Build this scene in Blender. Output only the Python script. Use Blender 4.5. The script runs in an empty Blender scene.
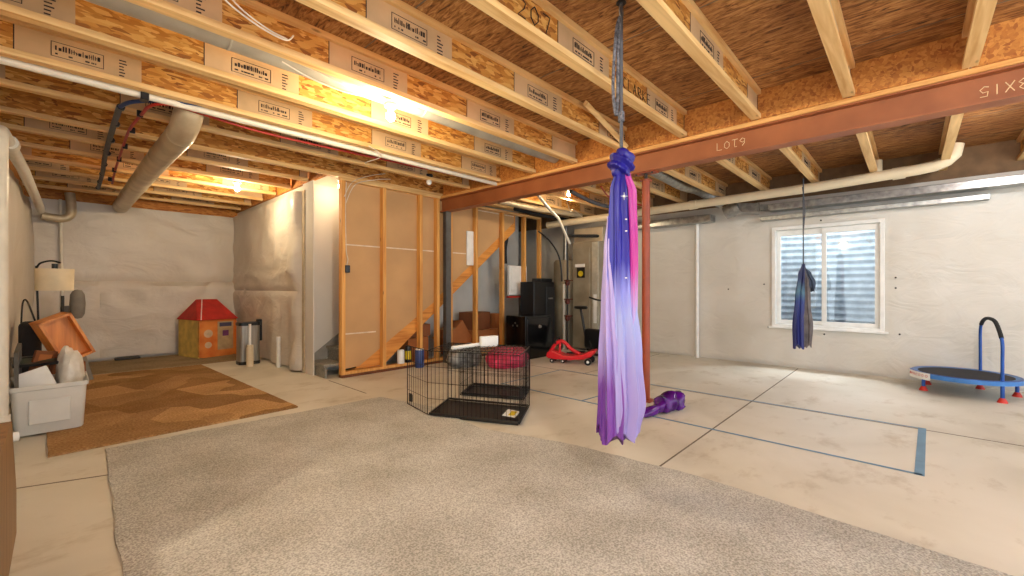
import bpy, bmesh, math, random
from mathutils import Vector, Matrix, noise
random.seed(7)
COL = bpy.context.scene.collection
PI = math.pi

# ------------------------------------------------------------------ materials
def nt(name):
    m = bpy.data.materials.new(name); m.use_nodes = True
    t = m.node_tree; b = t.nodes['Principled BSDF']
    return m, t, b
def N(t, kind, **kw):
    n = t.nodes.new(kind)
    for k, v in kw.items(): setattr(n, k, v)
    return n
def rgb(c):  # 0-255 sRGB -> linear
    return tuple(((x/255)/12.92 if x/255 <= .04045 else ((x/255+.055)/1.055)**2.4) for x in c)+(1,)
def ramp(t, stops):
    r = N(t, 'ShaderNodeValToRGB'); e = r.color_ramp.elements
    while len(e) < len(stops): e.new(.5)
    for el, (p, c) in zip(e, stops): el.position = p; el.color = rgb(c)
    return r
def coords(t, scale=(1,1,1), rot=(0,0,0), space='Object'):
    tc = N(t, 'ShaderNodeTexCoord'); mp = N(t, 'ShaderNodeMapping')
    mp.inputs['Scale'].default_value = scale; mp.inputs['Rotation'].default_value = rot
    t.links.new(tc.outputs[space], mp.inputs[0]); return mp.outputs[0]
def bump(t, b, src, strength, dist=.01):
    n = N(t, 'ShaderNodeBump'); n.inputs['Strength'].default_value = strength; n.inputs['Distance'].default_value = dist
    t.links.new(src, n.inputs['Height']); t.links.new(n.outputs[0], b.inputs['Normal'])
def mat(name, c, rough=.6, metal=0, var=.12, scale=8, stretch=(1,1,1), bmp=0, c2=None, detail=4, spec=None, sheen=0):
    m, t, b = nt(name)
    no = N(t, 'ShaderNodeTexNoise'); no.inputs['Scale'].default_value = scale; no.inputs['Detail'].default_value = detail
    t.links.new(coords(t, stretch), no.inputs['Vector'])
    if c2 is None: c2 = tuple(max(0, x*(1-var)) for x in c)
    r = ramp(t, [(.35, c2), (.65, c)])
    t.links.new(no.outputs[0], r.inputs[0]); t.links.new(r.outputs[0], b.inputs['Base Color'])
    b.inputs['Roughness'].default_value = rough; b.inputs['Metallic'].default_value = metal
    if spec is not None: b.inputs['Specular IOR Level'].default_value = spec
    if bmp: bump(t, b, no.outputs[0], bmp)
    return m
def osb(name, cols, scale=1.0):
    """strand board: stretched voronoi flakes in two directions"""
    m, t, b = nt(name)
    outs = []
    for rot, sc in (((0,0,.5),(14,60,60)), ((.4,.5,-.45),(16,55,38)), ((0,-.6,1.1),(18,50,60))):
        nz = N(t, 'ShaderNodeTexNoise'); nz.inputs['Scale'].default_value = 5*scale
        mp = coords(t, tuple(s*scale for s in sc), rot, 'Object')
        ad = N(t, 'ShaderNodeMixRGB', blend_type='ADD'); ad.inputs[0].default_value = 1.2
        t.links.new(mp, ad.inputs[1]); t.links.new(nz.outputs['Color'], ad.inputs[2])
        v = N(t, 'ShaderNodeTexVoronoi'); v.inputs['Scale'].default_value = 1
        t.links.new(ad.outputs[0], v.inputs['Vector'])
        sp = N(t, 'ShaderNodeSeparateColor'); t.links.new(v.outputs['Color'], sp.inputs[0]); outs.append(sp.outputs)
    sel = N(t, 'ShaderNodeMixRGB'); g1 = N(t, 'ShaderNodeMath', operation='GREATER_THAN'); g1.inputs[1].default_value = .5
    t.links.new(outs[0][1], g1.inputs[0]); t.links.new(g1.outputs[0], sel.inputs[0])
    t.links.new(outs[0][0], sel.inputs[1]); t.links.new(outs[1][0], sel.inputs[2])
    sel2 = N(t, 'ShaderNodeMixRGB'); g2 = N(t, 'ShaderNodeMath', operation='GREATER_THAN'); g2.inputs[1].default_value = .62
    t.links.new(outs[2][1], g2.inputs[0]); t.links.new(g2.outputs[0], sel2.inputs[0])
    t.links.new(sel.outputs[0], sel2.inputs[1]); t.links.new(outs[2][0], sel2.inputs[2])
    r = ramp(t, [(0, cols[0]), (.18, cols[1]), (.6, cols[2]), (1, cols[3])])
    t.links.new(sel2.outputs[0], r.inputs[0]); t.links.new(r.outputs[0], b.inputs['Base Color'])
    b.inputs['Roughness'].default_value = .7; bump(t, b, sel2.outputs[0], .15, .004)
    return m
def wood(name, c, c2, rough=.6, axis=0, sc=1.0):
    m, t, b = nt(name)
    st = [22, 22, 22]; st[axis] = 1.4
    no = N(t, 'ShaderNodeTexNoise'); no.inputs['Scale'].default_value = sc; no.inputs['Detail'].default_value = 6; no.inputs['Distortion'].default_value = .6
    t.links.new(coords(t, tuple(st)), no.inputs['Vector'])
    r = ramp(t, [(.3, c2), (.55, c), (.75, tuple(min(255, x*1.06) for x in c))])
    t.links.new(no.outputs[0], r.inputs[0]); t.links.new(r.outputs[0], b.inputs['Base Color'])
    b.inputs['Roughness'].default_value = rough; bump(t, b, no.outputs[0], .08, .003)
    # knots
    v = N(t, 'ShaderNodeTexVoronoi'); v.inputs['Scale'].default_value = 1
    kst = [7, 7, 7]; kst[axis] = 2.2
    t.links.new(coords(t, tuple(kst)), v.inputs['Vector'])
    lt = N(t, 'ShaderNodeMapRange'); lt.inputs[1].default_value = .03; lt.inputs[2].default_value = .09; lt.inputs[3].default_value = .75; lt.inputs[4].default_value = 0
    t.links.new(v.outputs['Distance'], lt.inputs[0])
    mx = N(t, 'ShaderNodeMixRGB'); mx.inputs[2].default_value = rgb(tuple(x*.55 for x in c2))
    t.links.new(lt.outputs[0], mx.inputs[0]); t.links.new(r.outputs[0], mx.inputs[1]); t.links.new(mx.outputs[0], b.inputs['Base Color'])
    return m
def emis(name, c, s):
    m, t, b = nt(name); b.inputs['Base Color'].default_value = rgb(c)
    b.inputs['Emission Color'].default_value = rgb(c); b.inputs['Emission Strength'].default_value = s; return m
def trans(name, c, rough=.3, alpha=.5):
    m, t, b = nt(name); b.inputs['Base Color'].default_value = rgb(c); b.inputs['Roughness'].default_value = rough
    b.inputs['Transmission Weight'].default_value = alpha; b.inputs['IOR'].default_value = 1.2; return m

WEB = osb('osb_web', [(140,80,28),(184,116,44),(214,150,66),(234,182,102)], .8)
def subfloor():
    m, t, b = nt('osb_subfloor')
    n1 = N(t, 'ShaderNodeTexNoise'); n1.inputs['Scale'].default_value = 1; n1.inputs['Detail'].default_value = 7; n1.inputs['Distortion'].default_value = 1.1; n1.inputs['Roughness'].default_value = .65
    t.links.new(coords(t, (34,7,1), (0,0,.08)), n1.inputs['Vector'])
    r = ramp(t, [(.33, (70,40,18)), (.43, (146,94,46)), (.55, (192,138,78)), (.7, (222,174,114))])
    t.links.new(n1.outputs[0], r.inputs[0])
    n2 = N(t, 'ShaderNodeTexNoise'); n2.inputs['Scale'].default_value = 1.6; n2.inputs['Detail'].default_value = 4
    t.links.new(coords(t), n2.inputs['Vector'])
    r2 = ramp(t, [(.3, (200,186,172)), (.7, (255,255,255))]); t.links.new(n2.outputs[0], r2.inputs[0])
    mx = N(t, 'ShaderNodeMixRGB', blend_type='MULTIPLY'); mx.inputs[0].default_value = 1
    t.links.new(r.outputs[0], mx.inputs[1]); t.links.new(r2.outputs[0], mx.inputs[2]); t.links.new(mx.outputs[0], b.inputs['Base Color'])
    b.inputs['Roughness'].default_value = .7; bump(t, b, n1.outputs[0], .3, .006)
    return m
SUB = subfloor()
RIM = osb('osb_blocking', [(160,90,34),(182,110,44),(198,128,54),(210,142,66)], .8)
STAMP = mat('web_label_band', (222,184,138), .7, var=.12, scale=3)
INK = mat('black_ink', (58,42,36), .8)
LUM_X = wood('lumber_x', (236,196,134), (212,160,94), axis=0)
LUM_Y = wood('lumber_y', (232,176,104), (204,140,68), axis=1)
STUD = wood('stud_lumber', (226,166,88), (198,128,54), axis=2)
STRING = wood('stringer_lumber', (222,150,66), (192,114,40), axis=0)
TREATED = mat('treated_plate', (112,62,34), .8)
STEEL = mat('red_primer_steel', (168,98,54), .5, var=.14, scale=3, c2=(150,84,44))
STEEL2 = mat('red_primer_column', (160,68,34), .42, var=.14, scale=5)
CHALK = mat('chalk_mark', (250,218,170), .9)
DARK = mat('dark_metal', (46,44,44), .45, .4)
BLACK = mat('black_plastic', (22,22,24), .35)
GLOSSBLK = mat('gloss_black', (12,12,14), .12)
GALV = mat('galvanised_sheet', (176,176,172), .32, .85, c2=(140,140,138), scale=14)
DUCT = mat('dusty_duct', (206,190,162), .42, .35, c2=(182,166,138), scale=5)
BAYD = mat('dull_grey_duct', (190,186,176), .45, .35, c2=(166,162,152), scale=4)
PVC = mat('white_pvc', (226,218,202), .35, var=.05)
CREAM = mat('cream_pipe', (232,214,180), .45, var=.06, scale=4)
WHITE = mat('white_plastic', (240,239,234), .4, var=.04)
CABLE = mat('white_cable', (226,216,200), .5)
RED = mat('red_pex', (190,44,30), .4)
BLUE = mat('blue_pex', (30,64,120), .4)
GREYP = mat('grey_sleeve', (84,86,92), .6)
KRAFT = mat('drywall_back_paper', (206,162,112), .9, var=.07, scale=1.5)
TAPEW = mat('white_seam_tape', (236,216,190), .8)
DRY = mat('drywall', (214,210,202), .85, var=.03, scale=2)
GDRY = mat('grey_drywall', (202,200,194), .85, var=.08, scale=2)
STAIRC = mat('grey_stair_carpet', (150,146,136), .95, var=.2, scale=60, bmp=.4)
SKIRTG = mat('grey_stair_skirt', (148,146,140), .6)
BOX = mat('cardboard', (186,112,58), .85, var=.12, scale=3)
BOX2 = mat('dark_cardboard', (140,82,46), .85, var=.12, scale=3)
BLUEF = mat('trampoline_blue', (60,126,200), .4)
BLUEM = mat('frame_blue', (30,84,170), .35, .2)
REDP = mat('red_rubber', (214,52,34), .45)
CARRED = mat('car_red', (224,36,46), .3, var=.05)
FOAM = mat('black_foam', (36,36,38), .85)
TAPE = mat('blue_tape', (112,150,178), .7, var=.1)
JOINT = mat('joint_dark', (120,110,96), .95)
FURN = mat('furnace_enamel', (168,158,136), .45, .3, c2=(140,130,110), scale=2.5)
FURN2 = mat('furnace_light', (196,190,172), .45, .2)
STAINL = mat('brushed_steel', (176,170,160), .38, .7, c2=(150,146,138), scale=6, stretch=(6,6,.4))
YELLOW = mat('yellow_label', (230,200,30), .6)

# vinyl faced insulation blanket
def vinyl(name, c, c2, rough=.42):
    m, t, b = nt(name)
    n1 = N(t, 'ShaderNodeTexNoise'); n1.inputs['Scale'].default_value = 1.3; n1.inputs['Detail'].default_value = 3
    t.links.new(coords(t), n1.inputs['Vector'])
    r = ramp(t, [(.3, c2), (.7, c)]); t.links.new(n1.outputs[0], r.inputs[0]); t.links.new(r.outputs[0], b.inputs['Base Color'])
    n2 = N(t, 'ShaderNodeTexNoise'); n2.inputs['Scale'].default_value = 2.2; n2.inputs['Detail'].default_value = 5; n2.inputs['Distortion'].default_value = 1.5
    t.links.new(coords(t, (1,1,1.6), (.3,.4,0)), n2.inputs['Vector'])
    bump(t, b, n2.outputs[0], .42, .05)
    b.inputs['Roughness'].default_value = rough; return m
VINYL = vinyl('vinyl_blanket', (216,211,202), (206,200,188))
VINYL2 = vinyl('vinyl_blanket_rear', (216,208,196), (204,194,180))

def concrete():
    m, t, b = nt('concrete')
    n1 = N(t, 'ShaderNodeTexNoise'); n1.inputs['Scale'].default_value = .9; n1.inputs['Detail'].default_value = 8; n1.inputs['Distortion'].default_value = .5
    t.links.new(coords(t), n1.inputs['Vector'])
    r = ramp(t, [(.3, (194,187,170)), (.5, (210,204,188)), (.7, (222,217,204))])
    t.links.new(n1.outputs[0], r.inputs[0])
    n2 = N(t, 'ShaderNodeTexNoise'); n2.inputs['Scale'].default_value = 2.1; n2.inputs['Detail'].default_value = 9; n2.inputs['Roughness'].default_value = .7
    t.links.new(coords(t, (1,1.6,1), (0,0,.7)), n2.inputs['Vector'])
    r2 = ramp(t, [(.54, (255,255,255)), (.68, (222,214,202)), (.82, (176,162,144))]); t.links.new(n2.outputs[0], r2.inputs[0])
    mx = N(t, 'ShaderNodeMixRGB', blend_type='MULTIPLY'); mx.inputs[0].default_value = .8
    t.links.new(r.outputs[0], mx.inputs[1]); t.links.new(r2.outputs[0], mx.inputs[2]); t.links.new(mx.outputs[0], b.inputs['Base Color'])
    b.inputs['Roughness'].default_value = .5; bump(t, b, n2.outputs[0], .06, .01)
    return m
CONC = concrete()
def carpet(name, cols, scale=130, patt=None):
    m, t, b = nt(name)
    n1 = N(t, 'ShaderNodeTexNoise'); n1.inputs['Scale'].default_value = scale; n1.inputs['Detail'].default_value = 3
    t.links.new(coords(t), n1.inputs['Vector'])
    r = ramp(t, [(.36, cols[0]), (.64, cols[1])]); t.links.new(n1.outputs[0], r.inputs[0]); out = r.outputs[0]
    n3 = N(t, 'ShaderNodeTexNoise'); n3.inputs['Scale'].default_value = 2.2; n3.inputs['Detail'].default_value = 4
    t.links.new(coords(t), n3.inputs['Vector'])
    r3 = ramp(t, [(.35, (228,226,222)), (.65, (255,255,255))]); t.links.new(n3.outputs[0], r3.inputs[0])
    mx = N(t, 'ShaderNodeMixRGB', blend_type='MULTIPLY'); mx.inputs[0].default_value = 1
    t.links.new(out, mx.inputs[1]); t.links.new(r3.outputs[0], mx.inputs[2]); out = mx.outputs[0]
    if patt:
        v = N(t, 'ShaderNodeTexVoronoi', distance='MANHATTAN'); v.inputs['Scale'].default_value = 1.7
        t.links.new(coords(t, (1,1,.0), (0,0,.5)), v.inputs['Vector'])
        sp = N(t, 'ShaderNodeSeparateColor'); t.links.new(v.outputs['Color'], sp.inputs[0])
        r4 = ramp(t, [(0, patt[0]), (.45, (200,190,180)), (1, patt[1])]); t.links.new(sp.outputs[0], r4.inputs[0])
        m2 = N(t, 'ShaderNodeMixRGB', blend_type='MULTIPLY'); m2.inputs[0].default_value = 1
        t.links.new(out, m2.inputs[1]); t.links.new(r4.outputs[0], m2.inputs[2]); out = m2.outputs[0]
    t.links.new(out, b.inputs['Base Color']); b.inputs['Roughness'].default_value = 1; b.inputs['Specular IOR Level'].default_value = .1
    bump(t, b, n1.outputs[0], .9, .012)
    return m
CARPET = carpet('grey_carpet', ((166,164,156),(218,216,208)), 110)
RUGM = carpet('brown_rug', ((176,138,96),(216,178,130)), 60, ((196,184,168),(255,250,240)))

# ------------------------------------------------------------------ mesh builder
class MB:
    def __init__(s): s.bm = bmesh.new(); s.mi = 0
    def _new(s, verts, faces, M=None):
        vs = [s.bm.verts.new(M @ Vector(v) if M else v) for v in verts]
        for f in faces:
            try:
                fc = s.bm.faces.new([vs[i] for i in f]); fc.material_index = s.mi
            except ValueError: pass
        return vs
    def bb(s, x0, x1, y0, y1, z0, z1, M=None):
        v = [(x,y,z) for z in (z0,z1) for y in (y0,y1) for x in (x0,x1)]
        s._new(v, [(0,2,3,1),(4,5,7,6),(0,1,5,4),(2,6,7,3),(0,4,6,2),(1,3,7,5)], M); return s
    def box(s, c, d, rot=(0,0,0)):
        M = Matrix.Translation(c) @ Matrix.Rotation(rot[2],4,'Z') @ Matrix.Rotation(rot[1],4,'Y') @ Matrix.Rotation(rot[0],4,'X')
        return s.bb(-d[0]/2,d[0]/2,-d[1]/2,d[1]/2,-d[2]/2,d[2]/2,M)
    def rbox(s, x0,x1,y0,y1,z0,z1, r=.02, seg=3, M=None):
        bm2 = bmesh.new(); bmesh.ops.create_cube(bm2, size=1)
        for v in bm2.verts: v.co = Vector(((v.co.x+.5)*(x1-x0)+x0, (v.co.y+.5)*(y1-y0)+y0, (v.co.z+.5)*(z1-z0)+z0))
        bmesh.ops.bevel(bm2, geom=bm2.edges[:], offset=r, segments=seg, affect='EDGES', profile=.5)
        bm2.verts.index_update(); s._new([tuple(v.co) for v in bm2.verts], [[v.index for v in f.verts] for f in bm2.faces], M); bm2.free(); return s
    def ring(s, c, ax1, ax2, r, seg, r2=None):
        r2 = r2 or r
        return [Vector(c)+ax1*math.cos(2*PI*i/seg)*r+ax2*math.sin(2*PI*i/seg)*r2 for i in range(seg)]
    def tube(s, pts, r, seg=10, closed=False, caps=True, up=None):
        pts = [Vector(p) for p in pts]; n = len(pts)
        rs = r if isinstance(r, (list, tuple)) else [r]*n
        rings = []; prev = None
        for i, p in enumerate(pts):
            a = pts[(i-1) % n] if (closed or i > 0) else p; b = pts[(i+1) % n] if (closed or i < n-1) else p
            d = (b-a).normalized()
            if prev is None:
                u = Vector((0,0,1)) if abs(d.z) < .9 else Vector((1,0,0))
                a1 = d.cross(u).normalized()
            else:
                a1 = (prev - d*prev.dot(d)).normalized()
            prev = a1; a2 = d.cross(a1)
            rings.append([s.bm.verts.new(q) for q in s.ring(p, a1, a2, rs[i], seg)])
        m = n if closed else n-1
        for i in range(m):
            A = rings[i]; B = rings[(i+1) % n]
            for j in range(seg):
                f = s.bm.faces.new([A[j], A[(j+1)%seg], B[(j+1)%seg], B[j]]); f.material_index = s.mi
        if caps and not closed:
            for R_ in (rings[0][::-1], rings[-1]):
                f = s.bm.faces.new(R_); f.material_index = s.mi
        return s
    def cyl(s, p0, p1, r, r1=None, seg=20): return s.tube([p0, p1], [r, r if r1 is None else r1], seg)
    def lathe(s, prof, c=(0,0,0), seg=28, sx=1, sy=1, M=None, cap=True):
        rings = []
        for (r, z) in prof:
            rg = []
            for i in range(seg):
                a = 2*PI*i/seg; q = Vector((c[0]+r*sx*math.cos(a), c[1]+r*sy*math.sin(a), c[2]+z))
                rg.append(s.bm.verts.new(M @ q if M else q))
            rings.append(rg)
        for A, B in zip(rings, rings[1:]):
            for j in range(seg):
                f = s.bm.faces.new([A[j], A[(j+1)%seg], B[(j+1)%seg], B[j]]); f.material_index = s.mi
        for R_ in (rings[0][::-1], rings[-1]) if cap else ():
            try: f = s.bm.faces.new(R_); f.material_index = s.mi
            except ValueError: pass
        return s
    def prism(s, poly, axis, a, b, M=None):
        """poly in the plane normal to axis; axis 'x' -> (y,z), 'y' -> (x,z), 'z' -> (x,y)"""
        def P(p, t): return {'x': (t,p[0],p[1]), 'y': (p[0],t,p[1]), 'z': (p[0],p[1],t)}[axis]
        n = len(poly); v = [P(p, a) for p in poly]+[P(p, b) for p in poly]
        F = [list(range(n))[::-1], list(range(n, 2*n))]+[(i, (i+1)%n, n+(i+1)%n, n+i) for i in range(n)]
        s._new(v, F, M); return s
    def sheet(s, f, nu, nv, th=None, skip=None):
        """f(u,v)->point; th = thickness vector or None"""
        V = [[s.bm.verts.new(f(i/nu, j/nv)) for j in range(nv+1)] for i in range(nu+1)]
        for i in range(nu):
            for j in range(nv):
                if skip and skip((i+.5)/nu, (j+.5)/nv): continue
                fc = s.bm.faces.new([V[i][j], V[i+1][j], V[i+1][j+1], V[i][j+1]]); fc.material_index = s.mi
        if th is not None:
            W = [[s.bm.verts.new(V[i][j].co+Vector(th)) for j in range(nv+1)] for i in range(nu+1)]
            for i in range(nu):
                for j in range(nv):
                    if skip and skip((i+.5)/nu, (j+.5)/nv): continue
                    fc = s.bm.faces.new([W[i][j+1], W[i+1][j+1], W[i+1][j], W[i][j]]); fc.material_index = s.mi
            edge = [(V[i][0],V[i+1][0],W[i+1][0],W[i][0]) for i in range(nu)]+[(V[i+1][nv],V[i][nv],W[i][nv],W[i+1][nv]) for i in range(nu)]
            edge += [(V[0][j+1],V[0][j],W[0][j],W[0][j+1]) for j in range(nv)]+[(V[nu][j],V[nu][j+1],W[nu][j+1],W[nu][j]) for j in range(nv)]
            for e in edge:
                fc = s.bm.faces.new(e); fc.material_index = s.mi
        return s
    def build(s, name, mats, parent=None, smooth=False, bevel=0, recalc=True):
        if parent:
            off = Vector((0,0,0)); p = parent
            while p: off += p.location; p = p.parent
            bmesh.ops.translate(s.bm, verts=s.bm.verts[:], vec=-off)
        loose = [v for v in s.bm.verts if not v.link_faces]
        if loose: bmesh.ops.delete(s.bm, geom=loose, context='VERTS')
        if recalc: bmesh.ops.recalc_face_normals(s.bm, faces=s.bm.faces[:])
        me = bpy.data.meshes.new(name); s.bm.to_mesh(me); s.bm.free()
        for m in (mats if isinstance(mats, (list, tuple)) else [mats]): me.materials.append(m)
        if smooth:
            me.polygons.foreach_set('use_smooth', [True]*len(me.polygons))
        o = bpy.data.objects.new(name, me); COL.objects.link(o)
        if parent: o.parent = parent
        if smooth:
            try:
                me.set_sharp_from_angle(angle=math.radians(40))
            except Exception: pass
        if bevel:
            b = o.modifiers.new('bevel', 'BEVEL'); b.width = bevel; b.segments = 2; b.limit_method = 'ANGLE'
        return o
def thing(name, label, cat, loc=(0,0,0), group=None):
    o = bpy.data.objects.new(name, None); COL.objects.link(o); o.location = loc; o.empty_display_size = .1
    o['label'] = label; o['category'] = cat
    if group: o['group'] = group
    return o
def tag(o, label, cat, group=None, kind=None):
    o['label'] = label; o['category'] = cat
    if group: o['group'] = group
    if kind: o['kind'] = kind
    return o
def struct(o): o['kind'] = 'structure'; return o
def dup(o, parent=None, loc=None, rz=None, label=None):
    c = o.copy(); COL.objects.link(c); c.parent = parent
    if loc: c.location = loc
    if rz is not None: c.rotation_euler.z = rz
    if label: c['label'] = label
    for ch in [k for k in COL.objects if k.parent == o]: dup(ch, c)
    return c
def arc(c, r, a0, a1, n, plane='xz'):
    out = []
    for i in range(n+1):
        a = math.radians(a0+(a1-a0)*i/n); p = r*math.cos(a); q = r*math.sin(a)
        out.append({'xz': (c[0]+p, c[1], c[2]+q), 'yz': (c[0], c[1]+p, c[2]+q), 'xy': (c[0]+p, c[1]+q, c[2])}[plane])
    return out
def smoothpath(pts, n=6):
    P = [Vector(p) for p in pts]; out = []
    for i in range(len(P)-1):
        p0 = P[max(i-1,0)]; p1 = P[i]; p2 = P[i+1]; p3 = P[min(i+2,len(P)-1)]
        for k in range(n):
            t = k/n
            out.append(.5*((2*p1)+(-p0+p2)*t+(2*p0-5*p1+4*p2-p3)*t*t+(-p0+3*p1-3*p2+p3)*t**3))
    out.append(P[-1]); return out
def strokes(mb, lines, origin, ax, ay, sc, r):
    """hand writing: polylines in a 2d glyph frame laid on a surface"""
    for ln in lines:
        mb.tube([Vector(origin)+Vector(ax)*p[0]*sc+Vector(ay)*p[1]*sc for p in ln], r, 5)
GL = {'L': [[(0,1),(0,0),(.6,0)]], 'O': [[(.3,1),(0,.7),(0,.25),(.3,0),(.6,.25),(.6,.7),(.3,1)]], 'T': [[(0,1),(.7,1)],[(.35,1),(.3,.3),(.35,0),(.6,.05)]],
      '9': [[(.6,.6),(.3,.45),(0,.7),(.3,1),(.6,.85),(.55,.3),(.3,0)]], '2': [[(0,.8),(.3,1),(.6,.8),(.5,.5),(0,0),(.6,0)]],
      '0': [[(.3,1),(0,.7),(0,.3),(.3,0),(.6,.3),(.6,.7),(.3,1)]], '7': [[(0,1),(.6,1),(.25,0)]], 'W': [[(0,1),(.2,0),(.4,.6),(.6,0),(.8,1)]],
      '8': [[(.3,.5),(.05,.75),(.3,1),(.55,.75),(.3,.5),(0,.25),(.3,0),(.6,.25),(.3,.5)]], 'X': [[(0,1),(.6,0)],[(.6,1),(0,0)]],
      '1': [[(.3,1),(.3,0)]], '5': [[(.6,1),(.1,1),(.05,.55),(.4,.6),(.6,.3),(.3,0),(0,.1)]], 'C': [[(.6,.85),(.3,1),(0,.6),(.05,.2),(.3,0),(.6,.1)]],
      'A': [[(0,0),(.3,1),(.6,0)],[(.1,.4),(.5,.4)]], 'R': [[(0,0),(0,1),(.5,.9),(.5,.6),(0,.5),(.6,0)]], 'K': [[(0,0),(0,1)],[(.6,1),(0,.45),(.6,0)]],
      'E': [[(.6,1),(0,1),(0,0),(.6,0)],[(0,.5),(.5,.5)]], 'D': [[(0,0),(0,1),(.4,.9),(.6,.5),(.4,.1),(0,0)]], '-': [[(0,.5),(.5,.5)]]}
def write(mb, txt, o, ax, ay, sc, r, gap=.85):
    o = Vector(o)
    for ch in txt:
        if ch in GL: strokes(mb, GL[ch], o, ax, ay, sc, r)
        o = o+Vector(ax)*sc*gap

# ------------------------------------------------------------------ levels (metres)
ZJ, ZS = 2.72, 2.975        # underside of joists, underside of subfloor
XB0, XB1 = 4.275, 4.425     # steel beam flange
XR, YB, XL = 7.72, 9.9, -.38  # window wall, rear wall, left wall
YST = 5.6                   # stud wall face

# ------------------------------------------------------------------ setting
struct(MB().bb(-4, 8.2, -4, 10.3, -.15, 0).build('floor', CONC))
struct(MB().bb(-4, 7.9, -4, 10.3, ZS, ZS+.02).build('ceiling', SUB))
# dark panel seams of the subfloor
m = MB()
for i, x in enumerate([.3, 1.52, 2.74, 3.96, 5.18, 6.4, 7.3]): m.bb(x, x+.008, -4, 10, ZS-.0015, ZS+.001)
for k in range(0):
    y = -1.3+k*1.1; m.bb(-1, 7.7, y, y+.004, ZS-.0015, ZS+.001)
struct(m.build('trim_1', JOINT))
# floor joints
m = MB()
m.bb(5.085, 5.097, -4, 5.5, .0, .0015); m.bb(2.0, 7.65, 1.25, 1.262, 0, .0015); m.bb(2.42, 2.432, 4.6, 5.6, 0, .0015)
m.box((.0, 3.9, .0005), (.62, .012, .002), (0,0,-.36)); m.bb(5.1, 7.6, 3.4, 3.408, 0, .0015)
struct(m.build('trim_2', JOINT))

# window wall with its opening
WY0, WY1, WZ0, WZ1 = .31, 1.57, .64, 2.14
ys = [-4+.0*i for i in range(0)]
def axis(a, b, step, must):
    pts = [a]+sorted(must)+[b]; out = []
    for p, q in zip(pts, pts[1:]):
        n = max(1, round((q-p)/step))
        out += [p+(q-p)*i/n for i in range(n)]
    return out+[b]
def blanket(name, m_, mapf, ua, va, hole=None, dispf=None, back=None):
    b = MB(); V = [[b.bm.verts.new(mapf(u, v, dispf(u, v) if dispf else 0)) for v in va] for u in ua]
    for i in range(len(ua)-1):
        for j in range(len(va)-1):
            if hole and hole((ua[i]+ua[i+1])/2, (va[j]+va[j+1])/2): continue
            b.bm.faces.new([V[i][j], V[i+1][j], V[i+1][j+1], V[i][j+1]])
    if back: back(b)
    return struct(b.build(name, m_, smooth=True))
def nz(x, y, s, seed): return noise.noise(Vector((x*s, y*s, seed)))
def ridge(x, y, s, seed): return 1-abs(noise.noise(Vector((x*s, y*s, seed))))*2
def d_right(y, z):
    if WY0-.06 < y < WY1+.06 and WZ0-.06 < z < WZ1+.06: return 0
    e = min(1, abs(z-1.24)/.12); seam = -.03*(1-min(1, abs(z-1.24)/.06))
    return .02*nz(y, z, 1.1, 3)+.012*ridge(y+z*.7, z-y*.4, 2.3, 9)+seam+.01
inhole = lambda y, z: WY0 < y < WY1 and WZ0 < z < WZ1
def back_right(b):
    for (y0,y1,z0,z1) in ((-4,WY0,0,ZS),(WY1,9.9,0,ZS),(WY0,WY1,0,WZ0),(WY0,WY1,WZ1,ZS)): b.bb(XR+.03, XR+.23, y0, y1, z0, z1)
blanket('wall_right', VINYL, lambda u, v, d: (XR+.0-d*.9+.02, u, v), axis(-4, 9.9, .09, [WY0, WY1]), axis(.04, 2.6, .08, [WZ0, WZ1]), inhole, d_right, back_right)
def d_back(x, z):
    e = 1-min(1, abs(z-1.33+.02*math.sin(x*2.2))/.06); f = max(1-min(1, abs(x-.45-.03*math.sin(z*3))/.06), .7*(1-min(1, abs(z-1.3+.42*math.sin((x-.45)*1.9))/.09))) if z < 1.3 and x > .3 else 0
    return .04*nz(x, z, 1.2, 5)+.03*ridge(x+z, z-x*.5, 1.9, 2)-.05*e-.04*f+.02+(.035 if z < 1.3 else 0)
blanket('wall_back', VINYL2, lambda u, v, d: (u, YB-d, v), axis(-.35, 7.8, .08, []), axis(.05, 2.62, .08, []), None, d_back, lambda b: b.bb(-.5, 8, YB+.03, YB+.23, 0, ZS))
def d_left(y, z):
    return .03*nz(y, z, 1.3, 11)+.025*ridge(y, z*.6, 1.7, 4)+.0+max(0, y-5.3)*.022
blanket('wall_left', VINYL2, lambda u, v, d: (XL-.02+d, u, v), axis(2.2, 9.9, .1, []), axis(.05, 2.45, .08, []), None, d_left, lambda b: b.bb(XL-.25, XL-.05, 2.2, 10, 0, ZS))
# billowing blanket on the partition beside the stairs
def d_mid(y, z):
    near = max(0, 1-(y-6.42)/.55); far = 1-near
    roll = .07*near*(1+.5*math.sin(z*5.2+.6)+.3*math.sin(z*9))
    fold = .03*(1-min(1, abs(z-1.42-.05*math.sin(y*3))/.07)); pinch = -.03*(1-min(1, abs(z-1.18)/.05))
    lo = .04*math.sin(y*7)*max(0, 1.2-z)/1.2
    return (.045*nz(y, z, 1.4, 21)+.022*ridge(y+z*.5, z, 2.4, 8)+roll*.9+fold+pinch+lo*.6+.04)*min(1, max(0, (y-6.42)/.16))**.5
def map_mid(u, v, d):
    yy = u
    if u < 6.5: yy = u-.02*math.sin(v*5+1)-.01*math.sin(v*11)
    return (2.42-d, yy, v)
blanket('wall_side', VINYL2, map_mid, axis(6.42, 9.9, .07, []), axis(.03, 2.62, .06, []), None, d_mid, lambda b: b.bb(2.44, 2.53, 6.43, 9.9, 0, ZJ))
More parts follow.
